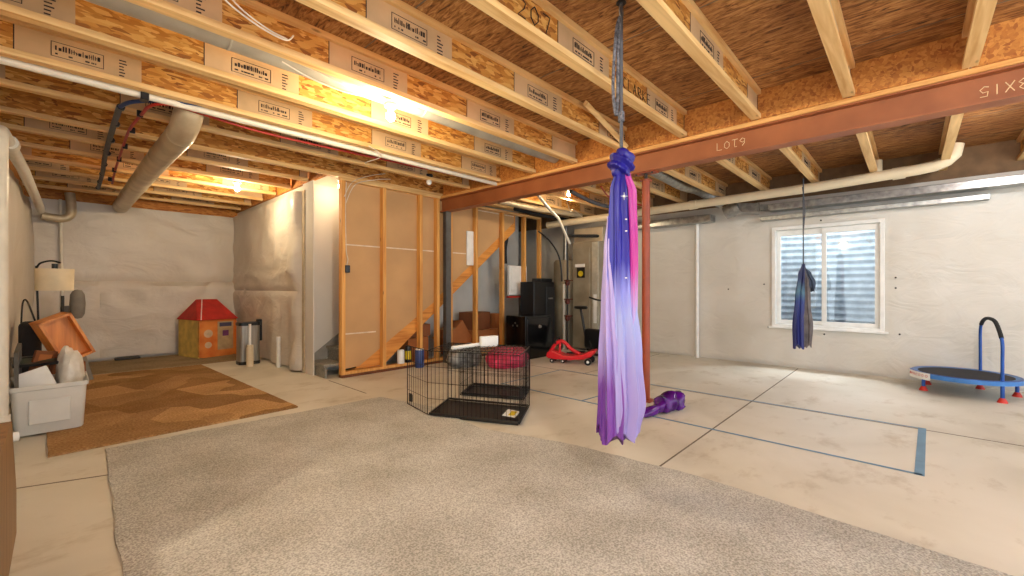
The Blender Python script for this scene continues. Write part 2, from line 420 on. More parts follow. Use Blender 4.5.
# stair enclosure drywall behind the steps
struct(MB().bb(2.42, 6.9, 6.30, 6.42, 0, ZS).build('wall_stair', GDRY))
struct(MB().bb(2.405, 2.42, 6.05, 6.42, 0, ZJ).bb(2.42, 3.4, 6.285, 6.30, 0.0, ZJ).build('wall_stair_end', DRY))
struct(MB().bb(2.39, 2.4045, 6.33, 6.415, 0, 2.62).build('trim_3', mat('raw_edge', (196,178,150), .9)))
struct(MB().prism([(2.43,0),(3.3,.66),(3.3,.86),(2.43,.22)], 'y', 6.262, 6.284).build('trim_4', SKIRTG))
# rim boards over the walls
struct(MB().bb(XR+.02, XR+.06, -4, 9.9, 2.6, ZS).build('trim_5', mat('shaded_rim_board', (136,106,76), .9)))  # brown darkened so the board's colour holds the shade under the ceiling
struct(MB().bb(2.40, 2.44, 5.70, 9.9, ZJ, ZS).build('trim_8', RIM))
struct(MB().bb(-.5, 8, YB+.0, YB+.04, 2.6, ZS).build('trim_6', RIM))
struct(MB().bb(XL-.25, XL+.0, 2.2, 9.9, 2.45, ZJ).build('trim_7', LUM_Y))

# window ---------------------------------------------------------------
wn = bpy.data.objects.new('window_1', None); COL.objects.link(wn); wn.location = (XR, .94, 1.39); wn['kind'] = 'structure'
def ringframe(name, y0, y1, z0, z1, t, xa, xb, bot=None, top=None):
    b_ = MB(); bt = bot or t; tp_ = top or t
    o = [(y0,z0),(y1,z0),(y1,z1),(y0,z1)]; n_ = [(y0+t,z0+bt),(y1-t,z0+bt),(y1-t,z1-tp_),(y0+t,z1-tp_)]
    V = [[b_.bm.verts.new((x,)+p) for p in q] for x in (xa, xb) for q in (o, n_)]
    for k in range(4):
        l = (k+1) % 4
        for A, B in ((V[0],V[1]),(V[3],V[2]),(V[1],V[3]),(V[2],V[0])): b_.bm.faces.new([A[k],A[l],B[l],B[k]])
    return b_.build(name, WHITE, wn, bevel=.004)
ringframe('window_jamb', WY0-.04, WY1+.04, WZ0-.03, WZ1+.03, .05, XR-.03, XR+.12)
MB().bb(XR-.07, XR-.031, WY0-.08, WY1+.08, WZ0-.045, WZ0-.015).build('window_sill', WHITE, wn, bevel=.005)
ringframe('window_sash', WY0+.011, .975, WZ0+.021, WZ1-.021, .055, XR+.03, XR+.07, .06, .085)
ringframe('window_sash', .935, WY1-.011, WZ0+.022, WZ1-.022, .05, XR+.072, XR+.11, .06, .085)
gl = MB().bb(XR+.088, XR+.091, WY0+.06, WY1-.06, WZ0+.06, WZ1-.1)
gm, gt, gb = nt('window_glass'); gt.nodes.remove(gb)
tr = N(gt, 'ShaderNodeBsdfTransparent'); tr.inputs[0].default_value = (.96,.98,1,1); gs = N(gt, 'ShaderNodeBsdfGlossy'); gs.inputs['Roughness'].default_value = .03
mxs = N(gt, 'ShaderNodeMixShader'); mxs.inputs[0].default_value = .07
gt.links.new(tr.outputs[0], mxs.inputs[1]); gt.links.new(gs.outputs[0], mxs.inputs[2]); gt.links.new(mxs.outputs[0], gt.nodes['Material Output'].inputs[0])
struct(gl.build('window_pane', gm))
# corrugated steel well outside
def well(u, v):
    a = -PI/2+PI*u; z = .3+2.0*v; r = .02*math.sin(z*2*PI/.105)
    return Vector((XR+.24+(.62+r)*math.cos(a), .94+(.9+r)*math.sin(a), z))
WELLM = mat('window_well_steel', (196,210,220), .6, .1, c2=(160,178,192), scale=9)
tag(MB().sheet(well, 40, 190).build('window_well', WELLM, smooth=True), 'curved corrugated steel window well outside the window', 'window well')
m = MB(); m.bb(XR+.23, XR+1.0, -.1, 2.0, .2, .42); struct(m.build('ground_outside', mat('gravel', (150,145,138), .9, var=.4, scale=40)))
# fasteners of the blanket
for i, (y, z) in enumerate([(2.25,1.2),(1.72,1.28),(.16,1.36),(.16,1.22),(.94,.54),(.12,.60),(1.66,.60),(.98,2.22)]):
    m = MB().lathe([(0,-.006),(.010,-.004),(.012,0),(.004,.008),(0,.008)], seg=10, M=Matrix.Translation((XR-.02,y,z)) @ Matrix.Rotation(-PI/2,4,'Y'))
    tag(m.build('insulation_pin', DARK), 'small dark round pin holding the white wall blanket around the window', 'pin', 'insulation pins on the window wall')

# ------------------------------------------------------------------ steel beam
bm_ = thing('steel_beam', 'red-brown primed steel I-beam crossing the whole ceiling', 'beam', (4.35, 2, 2.47))
m = MB(); m.bb(XB0, XB1, -4, YST+.12, 2.47, 2.482); m.bb(XB0, XB1, -4, YST+.12, 2.668, 2.68); m.bb(4.345, 4.355, -4, YST+.12, 2.48, 2.67)
m.build('girder', STEEL, bm_)
# hand chalked marks on the web near face
m = MB(); write(m, 'LOT9', (4.3435, 1.37, 2.545), (0,-1,0), (0,0,1), .070, .0032, .95)
m.build('chalk_writing', CHALK, bm_)['label'] = 'chalk writing LOT9'
m = MB(); write(m, '8X15', (4.3435, -.555, 2.60), (0,1,0), (0,0,-1), .068, .0032, .85)
m.build('chalk_writing', CHALK, bm_)['label'] = 'upside-down chalk writing 8X15'
tag(MB().bb(XB0-.01, XB1+.01, -4, YST+.1, 2.682, ZJ-.001).build('beam_plate', LUM_Y), 'long pale timber plate lying on top of the red steel beam', 'plate')
col = thing('steel_column', 'round red steel post standing under the ceiling beam', 'column', (4.35, 2.1, 0))
MB().cyl((4.35,2.1,.012), (4.35,2.1,2.38), .042, seg=28).build('post', STEEL2, col, smooth=True)
MB().rbox(4.27,4.43,2.02,2.18,0,.014,.003,1).build('base_plate', STEEL2, col)
MB().lathe([(0,0),(.062,0),(.062,.012),(0,.012)], (4.35,2.1,2.378)).build('cap', STEEL2, col)
MB().cyl((4.35,2.1,2.388),(4.35,2.1,2.458),.018,seg=12).build('jack_screw', DARK, col)
MB().rbox(4.29,4.41,1.98,2.22,2.456,2.4695,.002,1).build('top_plate', STEEL2, col)
for dy in (-.09,.09): MB().cyl((4.3,2.1+dy,2.44),(4.3,2.1+dy,2.457),.012,seg=6).build('bolt', DARK, col)

# ------------------------------------------------------------------ joists
ORD = ['first','second','third','fourth','fifth','sixth','seventh','eighth','ninth','tenth','eleventh','twelfth','thirteenth']
def stamp(mb, x0, y, w=.26, flip=False):
    """printed label frame with unreadable small print"""
    mb.mi = 2; z0 = ZJ+.075; z1 = ZJ+.175
    a = x0+.16
    for (p,q,r_,s_) in ((a,a+w,z0,z0+.003),(a,a+w,z1-.003,z1),(a,a+.004,z0,z1),(a+w-.004,a+w,z0,z1)): mb.bb(p,q,y-.002,y,r_,s_)
    x = a+.02
    while x < a+w-.03:
        hh = random.choice([.02,.03,.036]); ww = random.choice([.004,.008,.014])
        mb.bb(x, x+ww, y-.002, y, z0+.045, z0+.045+hh)
        if random.random() < .6: mb.bb(x, x+ww*1.6, y-.002, y, z0+.016, z0+.026)
        if random.random() < .4: mb.bb(x, x+.012, y-.002, y, z0+.045+hh/2, z0+.048+hh/2)
        x += ww+random.uniform(.004,.009)
    for k in range(6):
        zz = ZJ+.06+k*.022; mb.bb(x0+.50, x0+.50+random.uniform(.02,.05), y-.002, y, zz, zz+.008)
def joist(x0, x1, yc, phase, label, group, marks=None):
    t = thing('floor_joist', label, 'joist', (x0, yc, ZJ), group)
    fw = .038
    MB().bb(x0, x1, yc-fw, yc+fw, ZJ, ZJ+.04).build('bottom_flange', LUM_X, t)
    MB().bb(x0, x1, yc-fw, yc+fw, ZS-.041, ZS-.002).build('top_flange', LUM_X, t)
    w = MB(); w.bb(x0, x1, yc-.006, yc+.006, ZJ+.039, ZS-.04)
    x = x0-((x0-phase) % 1.255); 
    while x < x1:
        a, b_ = max(x, x0), min(x+.625, x1)
        if b_-a > .05:
            w.mi = 1; w.bb(a, b_, yc-.0072, yc-.006, ZJ+.0405, ZS-.0415)
            w.mi = 2; w.bb(a-.006, a, yc-.0072, yc-.006, ZJ+.0405, ZS-.0415)
            if b_-a > .5 and yc > -1.2: stamp(w, a, yc-.0072)
        w.mi = 0; x += 1.255
    w.build('web', [WEB, STAMP, INK], t)
    return t
YC = {k: 2.305+.648*k for k in range(-6, 12)}
phases = {0: 1.215, 1: 1.28, -1: .93, -2: 1.43, 2: .69, 3: 1.05, 4: .35, 5: 1.2, 6: .8}
n_open = [k for k in range(-6, 6)]
J = {}
for k in range(-4, 12):
    y = YC[k]
    if k == 5: continue
    if y < 5.55:
        i = k+6
        lab = f'wooden I-joist between camera side and red beam, {ORD[11-i-1] if i<11 else "nearest"} counting from the stud wall'
        J[k] = joist(-3.6 if k < 3 else -.5, 4.24, y, phases.get(k, .4+.37*(k % 3)), lab, 'I-joists on the camera side of the red beam')
    else:
        J[k] = joist(-.5, 2.38, y, .4+.31*(k % 4), f'wooden I-joist over the rear alcove, {ORD[11-k]} counting from the rear wall', 'I-joists over the rear alcove')
for k in range(-5, 6):
    y = YC[k]
    if y > 5.55: continue
    joist(4.46, XR+.02, y, 4.7+.2*(k % 4), f'wooden I-joist between red beam and window wall, {ORD[5-k-1]} counting from the stud wall', 'I-joists on the window side of the red beam')
# pencilled writing on two webs
m = MB(); write(m, '207', (1.80, YC[-1]-.0095, ZJ+.075), (1,0,0), (0,0,1), .11, .0035, 1.05); m.build('handwriting', INK, J[-1])['label'] = 'large handwritten digits 207'
m = MB(); write(m, 'CLARKE', (3.02, YC[-1]-.0095, ZJ+.075), (1,0,0), (0,0,1), .085, .003, .98); m.build('handwriting', INK, J[-1])['label'] = 'black handwritten word on the joist'
# blocking panels over the beam, one in each bay
for k in range(-5, 5):
    a = YC[k]+.04; b_ = YC[k+1]-.04
    o = MB().bb(4.25, 4.278, a-.03, b_+.03, ZJ, ZS-.003).build('blocking_panel', RIM)
    tag(o, f'OSB blocking panel upright on the beam plate, {ORD[4-k]} bay counting from the stud wall', 'panel', 'blocking panels above the red beam')
# diagonal brace by the third joist
br = MB(); br.box(((2.81+4.11)/2-.0, 2.64, 2.80), (.02,.02,.02)); br.bm.clear()
br.tube([(3.33,2.20,2.93),(4.17,2.24,2.745)], .032, 4)
tag(br.build('diagonal_brace', LUM_X), 'short timber brace slanting between joist and beam near the rope', 'brace')
# header joist in front of the stair opening
hd = thing('stair_header', 'bright OSB header joist above the stair opening', 'joist', (1.0, 5.5, ZJ))
MB().bb(-.5, 6.9, YST+.0, YST+.07, ZJ, ZJ+.04).build('bottom_flange', LUM_X, hd); w = MB().bb(-.5,6.9,YST+.03,YST+.045,ZJ+.04,ZS-.002); w.build('web', WEB, hd)

# ------------------------------------------------------------------ stud wall beside the stairs
sw = thing('stud_wall', 'open timber stud wall along the staircase with brown paper panels behind', 'stud wall', (4, YST, 0))
MB().bb(2.6, 6.84, YST, YST+.09, .04, .08).build('bottom_plate', STUD, sw)
MB().bb(2.6, 6.84, YST, YST+.09, 0, .04).build('sill_plate', TREATED, sw)
MB().bb(2.6, XB0-.02, YST, YST+.09, 2.68, ZJ-.001).build('top_plate', LUM_X, sw)
MB().bb(XB1+.05, 6.84, YST, YST+.09, 2.64, 2.68).build('top_plate', LUM_X, sw)
for x in (2.60, 3.215, 3.85, 4.18):
    MB().bb(x, x+.052, YST, YST+.088, .08, 2.68).build('stud', STUD, sw)
for x in (4.45, 5.02, 5.69, 6.31, 6.79):
    MB().bb(x, x+.052, YST, YST+.088, .08, 2.64).build('stud', STUD, sw)
MB().bb(2.6, 4.26, YST-.0+.035, YST+.05, 2.60, 2.64).build('strap', STUD, sw) if 0 else None
p = MB(); p.prism([(2.65,.1),(2.9,.12),(4.27,1.05),(4.27,2.68),(2.642,2.68)], 'y', YST+.09, YST+.102)
p.mi = 1
for z, a, b_ in ((1.82,2.64,4.26),(.585,2.64,3.15)): p.bb(a, b_, YST+.0885, YST+.091, z-.009, z+.009)
p.build('paper_panel', [KRAFT, TAPEW], sw)
p = MB(); p.prism([(4.30,1.1),(6.1,2.5),(6.1,2.66),(4.30,2.66)], 'y', YST+.09, YST+.102)
p.mi = 1
for z, a, b_ in ((1.82,4.4,4.9),(2.62,5.1,6.1)): p.bb(a, b_, YST+.0885, YST+.091, z-.009, z+.009)
p.build('paper_panel', [KRAFT, TAPEW], sw)
sb = thing('outlet_box', 'small black electrical box on the first stud beside the stairs', 'outlet box', (2.66, YST-.02, 1.5))
MB().rbox(2.645,2.715,YST-.012,YST+.05,1.43,1.53,.006,1).build('box', BLACK, sb)
MB().tube(smoothpath([(2.68,YST+.02,1.53),(2.69,YST+.01,1.62),(2.66,YST-.005,1.75),(2.65,YST-.006,2.3),(2.66,YST-.006,2.66)]), .005, 6).build('cable', CABLE, sb)
gp = MB(); gp.bb(4.30, 4.40, YST-.085, YST-.005, 0, 2.469)
tag(gp.build('support_post', mat('grey_steel', (96,94,92), .5, .3)), 'dark grey steel post carrying the beam end at the stud wall', 'post')

# staircase
st = thing('staircase', 'carpeted stairs rising behind the timber stud wall', 'staircase', (2.45, 6.0, 0))
def zl(x): return .775*(x-2.63)-.02
MB().prism([(2.76,.082),(3.28,.082),(6.15,zl(6.15)-.36),(6.15,zl(6.15)),(2.84,.09)], 'y', YST+.104, YST+.144).build('stringer', STRING, st)
for k in range(12):
    x = 2.42+.253*k; z = .185*(k+1)
    MB().bb(x, x+.285, YST+.145, 6.26, z-.035, z).bb(x+.02, x+.04, YST+.145, 6.26, z-.185, z-.03).build('step', STAIRC, st)
# white notice board & panel on the studs
wb = MB().rbox(4.87,5.11,YST+.06,YST+.085,1.62,2.22,.004,1)
tag(wb.build('insulation_board', WHITE), 'white rectangular board fixed between studs above the stringer', 'board')
ep = thing('electrical_panel', 'white electrical panel hung between studs above the black cabinet', 'electrical panel', (6.2, YST+.1, 1.1))
MB().rbox(5.98,6.5,YST+.1,YST+.16,1.08,1.66,.01,2).build('body', WHITE, ep)
MB().rbox(6.03,6.45,YST+.09,YST+.1,1.16,1.62,.004,1).build('door', WHITE, ep)
MB().bb(5.95,6.52,YST+.08,YST+.15,1.03,1.06).build('shelf_strip', REDP, ep)

# clutter under the stairs
def carton(c, d, rz, mt, label):
    t = thing('cardboard_box', label, 'box', c)
    MB().rbox(-d[0]/2,d[0]/2,-d[1]/2,d[1]/2,0,d[2],.006,1, Matrix.Translation(c) @ Matrix.Rotation(rz[1],4,'Y') @ Matrix.Rotation(rz[0],4,'Z')).build('carton', mt, t)
    MB().bb(-.03,.03,-d[1]/2,d[1]/2,d[2],d[2]+.002, Matrix.Translation(c) @ Matrix.Rotation(rz[1],4,'Y') @ Matrix.Rotation(rz[0],4,'Z')).build('tape_strip', KRAFT, t)
    return t
carton((3.95,5.95,.0),(.42,.3,.42),(.1,0),BOX,'brown cardboard box under the stairs behind the paint cans')
carton((4.02,5.95,.43),(.36,.3,.2),(-.1,0),BOX2,'dark brown box on top of the one behind the paint cans')
carton((4.95,5.98,.12),(.5,.36,.46),(.1,-.6),BOX,'tilted brown cardboard box under the stairs')
carton((5.35,6.0,.45),(.45,.4,.32),(.2,0),BOX2,'dark brown carton at the back under the stairs')
carton((5.4,5.95,.0),(.6,.45,.45),(.0,0),BOX,'large brown carton on the floor under the stairs')
carton((5.85,5.98,.0),(.25,.3,.72),(.0,0),BOX,'tall narrow brown carton beside the black cabinet')
# cans on the sill
def can(c, r, h, body, lab, band=None):
    t = thing('paint_can', lab, 'can', c)
    MB().lathe([(0,0),(r*.96,0),(r,.006),(r,h-.01),(r*.94,h)], c, 18).build('body', body, t, smooth=True)
    MB().lathe([(0,h),(r*.94,h),(r*.94,h+.01),(r*.8,h+.016),(0,h+.016)], c, 18).build('lid', WHITE if not band else DARK, t, smooth=True)
    if band: MB().lathe([(r+.001,h*.2),(r+.002,h*.22),(r+.002,h*.72),(r+.001,h*.74)], c, 18, cap=False).build('paper_label', band, t, smooth=True)
can((3.53,YST+.035,.081),.055,.19,WHITE,'small white tub on the stud wall sill, leftmost of the row')
can((3.66,YST+.035,.081),.045,.24,BLACK,'slim black bottle-like can with yellow label on the sill', YELLOW)
can((3.79,YST-.075,0),.07,.27,mat('can_blue',(60,80,140),.4),'blue can with white top standing in front of the sill')
can((5.12,YST-.08,.45),.05,.12,WHITE,'small white jar on the shelf edge behind the wire crate') if 0 else None

# ------------------------------------------------------------------ mechanical corner
fu = thing('furnace', 'tall grey-beige furnace cabinet in the far corner', 'furnace', (7.3, 4.6, 0))
MB().rbox(7.0,7.6,4.33,4.93,.04,2.12,.012,2).build('cabinet', FURN, fu)
MB().rbox(6.985,7.0,4.52,4.9,.1,2.0,.004,1).build('front_panel', FURN, fu)
MB().rbox(6.98,7.0,4.33,4.47,.1,2.1,.004,1).build('side_trim', FURN2, fu)
MB().bb(6.975,6.986,4.63,4.81,1.42,1.62).build('rating_plate', BLACK, fu)
MB().lathe([(0,0),(.055,0),(.055,.008),(0,.008)], M=Matrix.Translation((6.975,4.72,1.5)) @ Matrix.Rotation(-PI/2,4,'Y')).build('round_label', YELLOW, fu)
MB().bb(6.975,6.986,4.63,4.85,1.63,1.69).build('paper_sticker', WHITE, fu)
MB().bb(6.975,6.986,4.36,4.43,.55,1.1).build('grille', WHITE, fu)
MB().rbox(7.09,7.58,4.3,4.95,2.12,2.40,.004,1).build('plenum', DUCT, fu)
wh = thing('water_heater', 'tall cylindrical water heater beside the furnace', 'water heater', (7.3, 5.32, 0))
MB().lathe([(0,.03),(.27,.03),(.28,.06),(.28,1.75),(.25,1.8),(0,1.8)], (7.3,5.28,0), 40).build('tank', FURN, wh, smooth=True)
MB().cyl((7.25,5.28,1.8),(7.25,5.28,2.6),.05,seg=20).build('flue', GALV, wh, smooth=True)
gpz = thing('gas_pipe', 'dark iron gas pipe with rust-red valves standing before the furnace', 'pipe', (6.9,4.98,0))
MB().tube([(6.9,4.98,0),(6.9,4.98,2.3)], .018, 10).build('riser', DARK, gpz, smooth=True)
RUST = mat('rust_red', (120,52,36), .6, var=.4, scale=20)
for z in (1.32, .95, .62): 
    MB().lathe([(0,-.05),(.03,-.05),(.05,-.02),(.05,.02),(.03,.05),(0,.05)], (6.9,4.98,z), 14).build('valve', RUST, gpz, smooth=True)
    MB().box((6.86,4.93,z+.05), (.1,.14,.02)).build('valve_handle', RUST, gpz)
tag(MB().tube([(6.92,5.08,0),(6.92,5.08,1.3)], .03, 12).build('white_riser', PVC, smooth=True), 'short white pipe stub standing before the water heater', 'pipe')
# black insulated hoses
m = MB().tube(smoothpath([(6.0,5.9,2.6),(6.05,5.85,2.3),(6.0,5.85,2.0),(6.02,5.86,1.7)]), .05, 12)
tag(m.build('flexible_hose', FOAM, smooth=True), 'thick black flexible hose hanging behind the end studs', 'hose')
m = MB().tube(smoothpath([(6.5,5.4,2.35),(6.65,5.2,2.12),(6.8,5.1,1.8),(6.85,5.08,1.35)]), .016, 8)
tag(m.build('drain_hose', BLACK, smooth=True), 'thin black hose curving down in front of the water heater', 'hose')
m = MB().tube(smoothpath([(6.9,4.95,2.25),(7.1,4.4,2.22),(7.4,4.3,2.2)]), .03, 8)
tag(m.build('black_insulated_line', FOAM, smooth=True), 'black insulated line running over the furnace cabinet', 'pipe')
m = MB().tube([(5.05,4.2,2.65),(5.45,4.35,2.56),(5.9,4.45,2.42),(6.3,4.5,2.02)], .024, 10)
tag(m.build('condensate_pipe', PVC, smooth=True), 'white jointed pipe dropping from the ceiling toward the furnace', 'pipe')
# overhead flexible ducts in that corner
def duct(pts, r, mt, name, label, ribs=.12, smoothn=6):
    P = smoothpath(pts, smoothn); t = thing(name, label, 'duct', tuple(P[0]))
    MB().tube(P, r, 24).build('pipe', mt, t, smooth=True)
    L = 0; q = P[0]; nxt = ribs/2; m = MB(); any_ = False
    for a, b_ in zip(P, P[1:]):
        seg = (b_-a).length
        while nxt < L+seg and seg > 0:
            c = a+(b_-a)*((nxt-L)/seg); d = (b_-a).normalized()
            MB().tube([c-d*.008, c-d*.004, c+d*.004, c+d*.008], [r*.99, r*1.035, r*1.035, r*.99], 24, caps=False).build('joint_band', mt, t, smooth=True); nxt += ribs
        L += seg
    return t
duct([(.70,9.75,2.60),(.705,8,2.60),(.72,6,2.60),(.74,4.9,2.60),(.745,4.7,2.62),(.75,4.55,2.68),(.755,4.48,2.76),(.76,4.46,2.86)], .105, DUCT, 'round_duct', 'large dusty round duct running back under the rear alcove joists', .9, 5)
duct([(-3,3.24,2.86),(0,3.24,2.86),(2,3.24,2.86),(4.22,3.24,2.86)], .085, BAYD, 'joist_bay_duct', 'long grey round duct inside the joist bay above the bulb', 1.5)
duct([(5.2,2.62,2.88),(5.9,2.62,2.86),(6.6,2.6,2.82),(7.1,2.5,2.80),(7.5,2.3,2.62)], .085, GALV, 'flexible_duct', 'crumpled silver duct between joists above the vertical wall pipe', .14)
duct([(4.9,4.9,2.64),(5.8,4.9,2.64),(6.6,4.85,2.66),(7.1,4.8,2.66)], .05, DUCT, 'branch_duct', 'silver round duct overhead beside the end of the stud wall', .5)
duct([(5.6,5.2,2.64),(6.4,5.25,2.64),(7.4,5.25,2.64)], .035, FOAM, 'wrapped_line', 'dark wrapped line overhead near the water heater', .5)

# pipes on window wall
dp = thing('drain_pipe', 'long cream drain pipe hanging under joists along the window wall', 'pipe', (7.25,2,2.55))
MB().tube([(6.86,5.45,2.51),(7.0,3.9,2.545),(7.19,1.0,2.62),(7.18,-.05,2.665)]+[Vector(p) for p in ((7.17,-.2,2.68),(7.165,-.3,2.72),(7.16,-.36,2.78),(7.16,-.38,2.9))], .066, 20).build('main', CREAM, dp, smooth=True)
for y, z, x in ((.12,2.655,7.19),(2.6,2.578,7.085)):
    MB().tube([(x,y-.06,z+.002),(x,y+.06,z-.002)], .075, 20).build('coupling', CREAM, dp, smooth=True)
MB().tube([(7.2,.32,2.66),(7.2,.32,2.86)], .045, 16).build('branch', CREAM, dp, smooth=True)
tag(MB().tube([(7.66,2.745,0),(7.66,2.745,2.4)], .031, 14).build('vent_pipe', WHITE, smooth=True), 'slim white vertical pipe on the wall left of the window', 'pipe')
tag(MB().bb(7.42,7.66,-1.4,1.6,2.40,2.50).build('wall_duct', GALV, bevel=.006), 'shiny rectangular duct above the window, upper of the two', 'duct')
tag(MB().bb(7.58,7.70,-.68,1.75,2.28,2.345).build('wall_duct', GALV, bevel=.006), 'slimmer silver duct above the window, lower of the two', 'duct')
tag(MB().bb(7.45,7.68,2.45,4.25,2.34,2.46).build('wall_duct', GALV, bevel=.006), 'silver duct above the slim white pipe, left of the window', 'duct')
eb = thing('duct_elbow', 'crumpled silver duct boot hanging left of the window', 'duct', (7.4,2.0,2.45))
MB().lathe([(0,-.1),(.1,-.1),(.11,0),(.1,.12),(0,.12)], M=Matrix.Translation((7.35,2.1,2.46)) @ Matrix.Rotation(1.2,4,'X')).build('round_collar', GALV, eb, smooth=True)
MB().box((7.45,1.9,2.47),(.2,.34,.14),(.1,.1,.15)).build('boot', GALV, eb)
MB().box((7.5,1.62,2.46),(.12,.2,.08),(.1,.1,.1)).build('take_off', GALV, eb)

# ceiling pipes at left
pv = thing('water_pipe', 'long white pipe running in the joist bay under the ceiling', 'pipe', (2,4.36,2.75))
MB().tube([(-3,4.315,2.705),(5.2,4.33,2.705)], .026, 12).build('pipe', PVC, pv, smooth=True)
MB().rbox(.42,.47,4.28,4.36,2.665,2.74,.006,1).build('clamp', BLACK, pv)
rp = thing('red_water_line', 'red plastic water tube turning under the joists at left', 'water tube', (.5,5,2.69))
MB().tube(smoothpath([(4.2,4.50,2.76),(2.0,4.47,2.70),(1.3,4.46,2.69),(.85,4.40,2.70),(.6,4.33,2.69),(.49,4.42,2.67),(.47,4.7,2.68),(.44,5.3,2.69),(.45,6.2,2.69),(.47,7.3,2.69),(.5,8.2,2.69)],5), .012, 8).build('tube', RED, rp, smooth=True)
for y in (4.75,5.3,5.95,6.6,7.25,7.9): MB().rbox(.44,.48,y-.012,y+.012,2.665,2.719,.003,1).build('clip', BLACK, rp)
bp = thing('blue_water_line', 'dark grey sleeved water tube with blue end turning under the joists', 'water tube', (.3,5,2.69))
MB().tube(smoothpath([(1.9,4.30,2.74),(.95,4.27,2.74),(.62,4.33,2.72),(.4,4.5,2.70),(.33,4.68,2.69)],5), .016, 8).build('bare_tube', BLUE, bp, smooth=True)
MB().tube(smoothpath([(.33,4.68,2.69),(.33,5.3,2.69),(.34,6.5,2.69),(.37,7.6,2.69),(.38,8.7,2.69)],5), .022, 10).build('sleeve', GREYP, bp, smooth=True)
for y in (4.69,5.2,5.8,6.4,7.0,7.6,8.2,8.7): MB().tube([(.34+(y-5)*.01,y-.02,2.69),(.34+(y-5)*.01,y+.02,2.69)], .027, 8).build('clip', BLACK, bp)
# radon pipe at left wall
ra = thing('waste_pipe', 'fat white vertical pipe at the left wall bending along its top', 'pipe', (-.27,5.1,0))
MB().tube([(-.312,4.95,.25),(-.312,4.95,2.30)]+[(-.312,4.95+.12*(1-math.cos(a)),2.30+.12*math.sin(a)) for a in (.5,1.0,1.57)]+[(-.26,6.5,2.42),(-.2,9.2,2.38),(-.2,9.5,2.38)], .046, 20).build('main', PVC, ra, smooth=True)
MB().tube([(-.312,4.95,0),(-.312,4.95,.27)], .056, 20).build('bottom_coupling', PVC, ra, smooth=True)
MB().tube([(-.295,5.4,2.42),(-.29,5.52,2.42)], .06, 20).build('coupling', PVC, ra, smooth=True)
MB().tube([(-.31,4.95,.09),(-.22,4.97,.09)], .035, 14).build('cleanout', WHITE, ra, smooth=True)
el = thing('corner_elbow', 'beige pipe elbow high in the rear left corner', 'pipe', (0,9.6,2.3))
MB().tube(smoothpath([(-.2,9.62,2.32),(.0,9.65,2.30),(.1,9.66,2.36),(.12,9.68,2.5),(.1,9.7,2.72)]), .06, 18).build('elbow', DUCT, el, smooth=True)
tag(MB().tube([(.03,9.80,0),(-.0,9.80,2.62)], .02, 10).build('corner_pipe', PVC, smooth=True), 'thin white vertical pipe near the rear left corner', 'pipe')
tag(MB().tube([(2.30,7.1,0),(2.30,7.1,.42)], .028, 14).tube([(2.30,7.1,.40),(2.30,7.1,.47)], .033, 14).build('pipe_stub', WHITE, smooth=True), 'short white pipe stub by the billowing blanket wall', 'pipe')

# cables
def cable(pts, label, r=.0045, mt=CABLE, name='electric_cable'):
    return tag(MB().tube(smoothpath(pts, 8), r, 6).build(name, mt, smooth=True), label, 'cable')
cable([(.45,2.42,2.76),(.56,2.59,2.73),(.75,2.68,2.70),(.93,2.76,2.72),(1.0,2.82,2.8)], 'white cable hanging across the joists near the top edge, outer one')
cable([(.50,2.42,2.78),(.62,2.60,2.735),(.8,2.70,2.715),(.95,2.78,2.74)], 'white cable hanging across the joists near the top edge, inner one')
cable([(1.05,2.99,2.73),(1.2,3.04,2.74),(1.5,3.1,2.74),(1.78,3.16,2.80)], 'upper white cable leading to the lit bulb')
cable([(1.0,3.02,2.71),(1.25,3.10,2.70),(1.55,3.15,2.72),(1.8,3.18,2.80)], 'lower white cable leading to the lit bulb')
cable([(2.62,5.57,2.45),(2.68,5.45,2.64),(2.8,5.2,2.70),(2.9,5.0,2.71)], 'white cable fanning out over the first stud, left strand')
cable([(2.64,5.58,2.35),(2.74,5.5,2.62),(2.95,5.35,2.70),(3.1,5.2,2.71)], 'white cable fanning out over the first stud, right strand')
cable([(2.2,4.12,2.70),(2.45,4.3,2.69),(2.4,4.55,2.66),(2.5,4.75,2.71)], 'grey cable looping under joists left of the unlit bulb')
cable([(5.3,3.9,2.70),(5.9,4.2,2.52),(6.2,4.35,2.60),(6.6,4.4,2.5)], 'white cable loop overhead near the furnace')
cable([(5.4,3.3,2.70),(6.0,3.5,2.66),(6.6,3.5,2.68),(7.4,3.4,2.66)], 'red tube crossing overhead behind the hanging silk', .012, RED, 'red_tube')
cable([(5.2,3.7,2.66),(6.0,3.75,2.6),(6.8,3.7,2.6),(7.5,3.6,2.6)], 'dark bundle overhead behind the hanging silk', .03, GREYP, 'dark_bundle')

# ------------------------------------------------------------------ lamps
BULB = emis('bulb_glow', (255,214,150), 60)
def bulb(loc, lit, label, energy=0, tint=(1,.82,.54)):
    t = thing('ceiling_bulb', label, 'lamp', loc)
    x, y, z = loc
    MB().lathe([(0,0),(.05,0),(.055,-.012),(.05,-.03),(.03,-.045),(0,-.045)], loc, 24).build('lamp_holder', WHITE if lit else BLACK, t, smooth=True)
    g = MB().lathe([(0.014,-.045),(.018,-.06),(.034,-.085),(.038,-.105),(.03,-.13),(.015,-.143),(0,-.146)], loc, 20)
    g.build('glass_bulb', BULB if lit else WHITE, t, smooth=True)
    if energy:
        l = bpy.data.lights.new('bulb_light', 'POINT'); l.energy = energy; l.color = tint; l.shadow_soft_size = .05
        o = bpy.data.objects.new('bulb_light', l); COL.objects.link(o); o.location = (0, 0, -.20); o.parent = t
    return t
bulb((1.86,3.12,2.735), True, 'lit bare bulb in white holder between ceiling joists', 60)
bulb((3.52,4.9,2.80), False, 'unlit white bulb in black holder near the beam end')
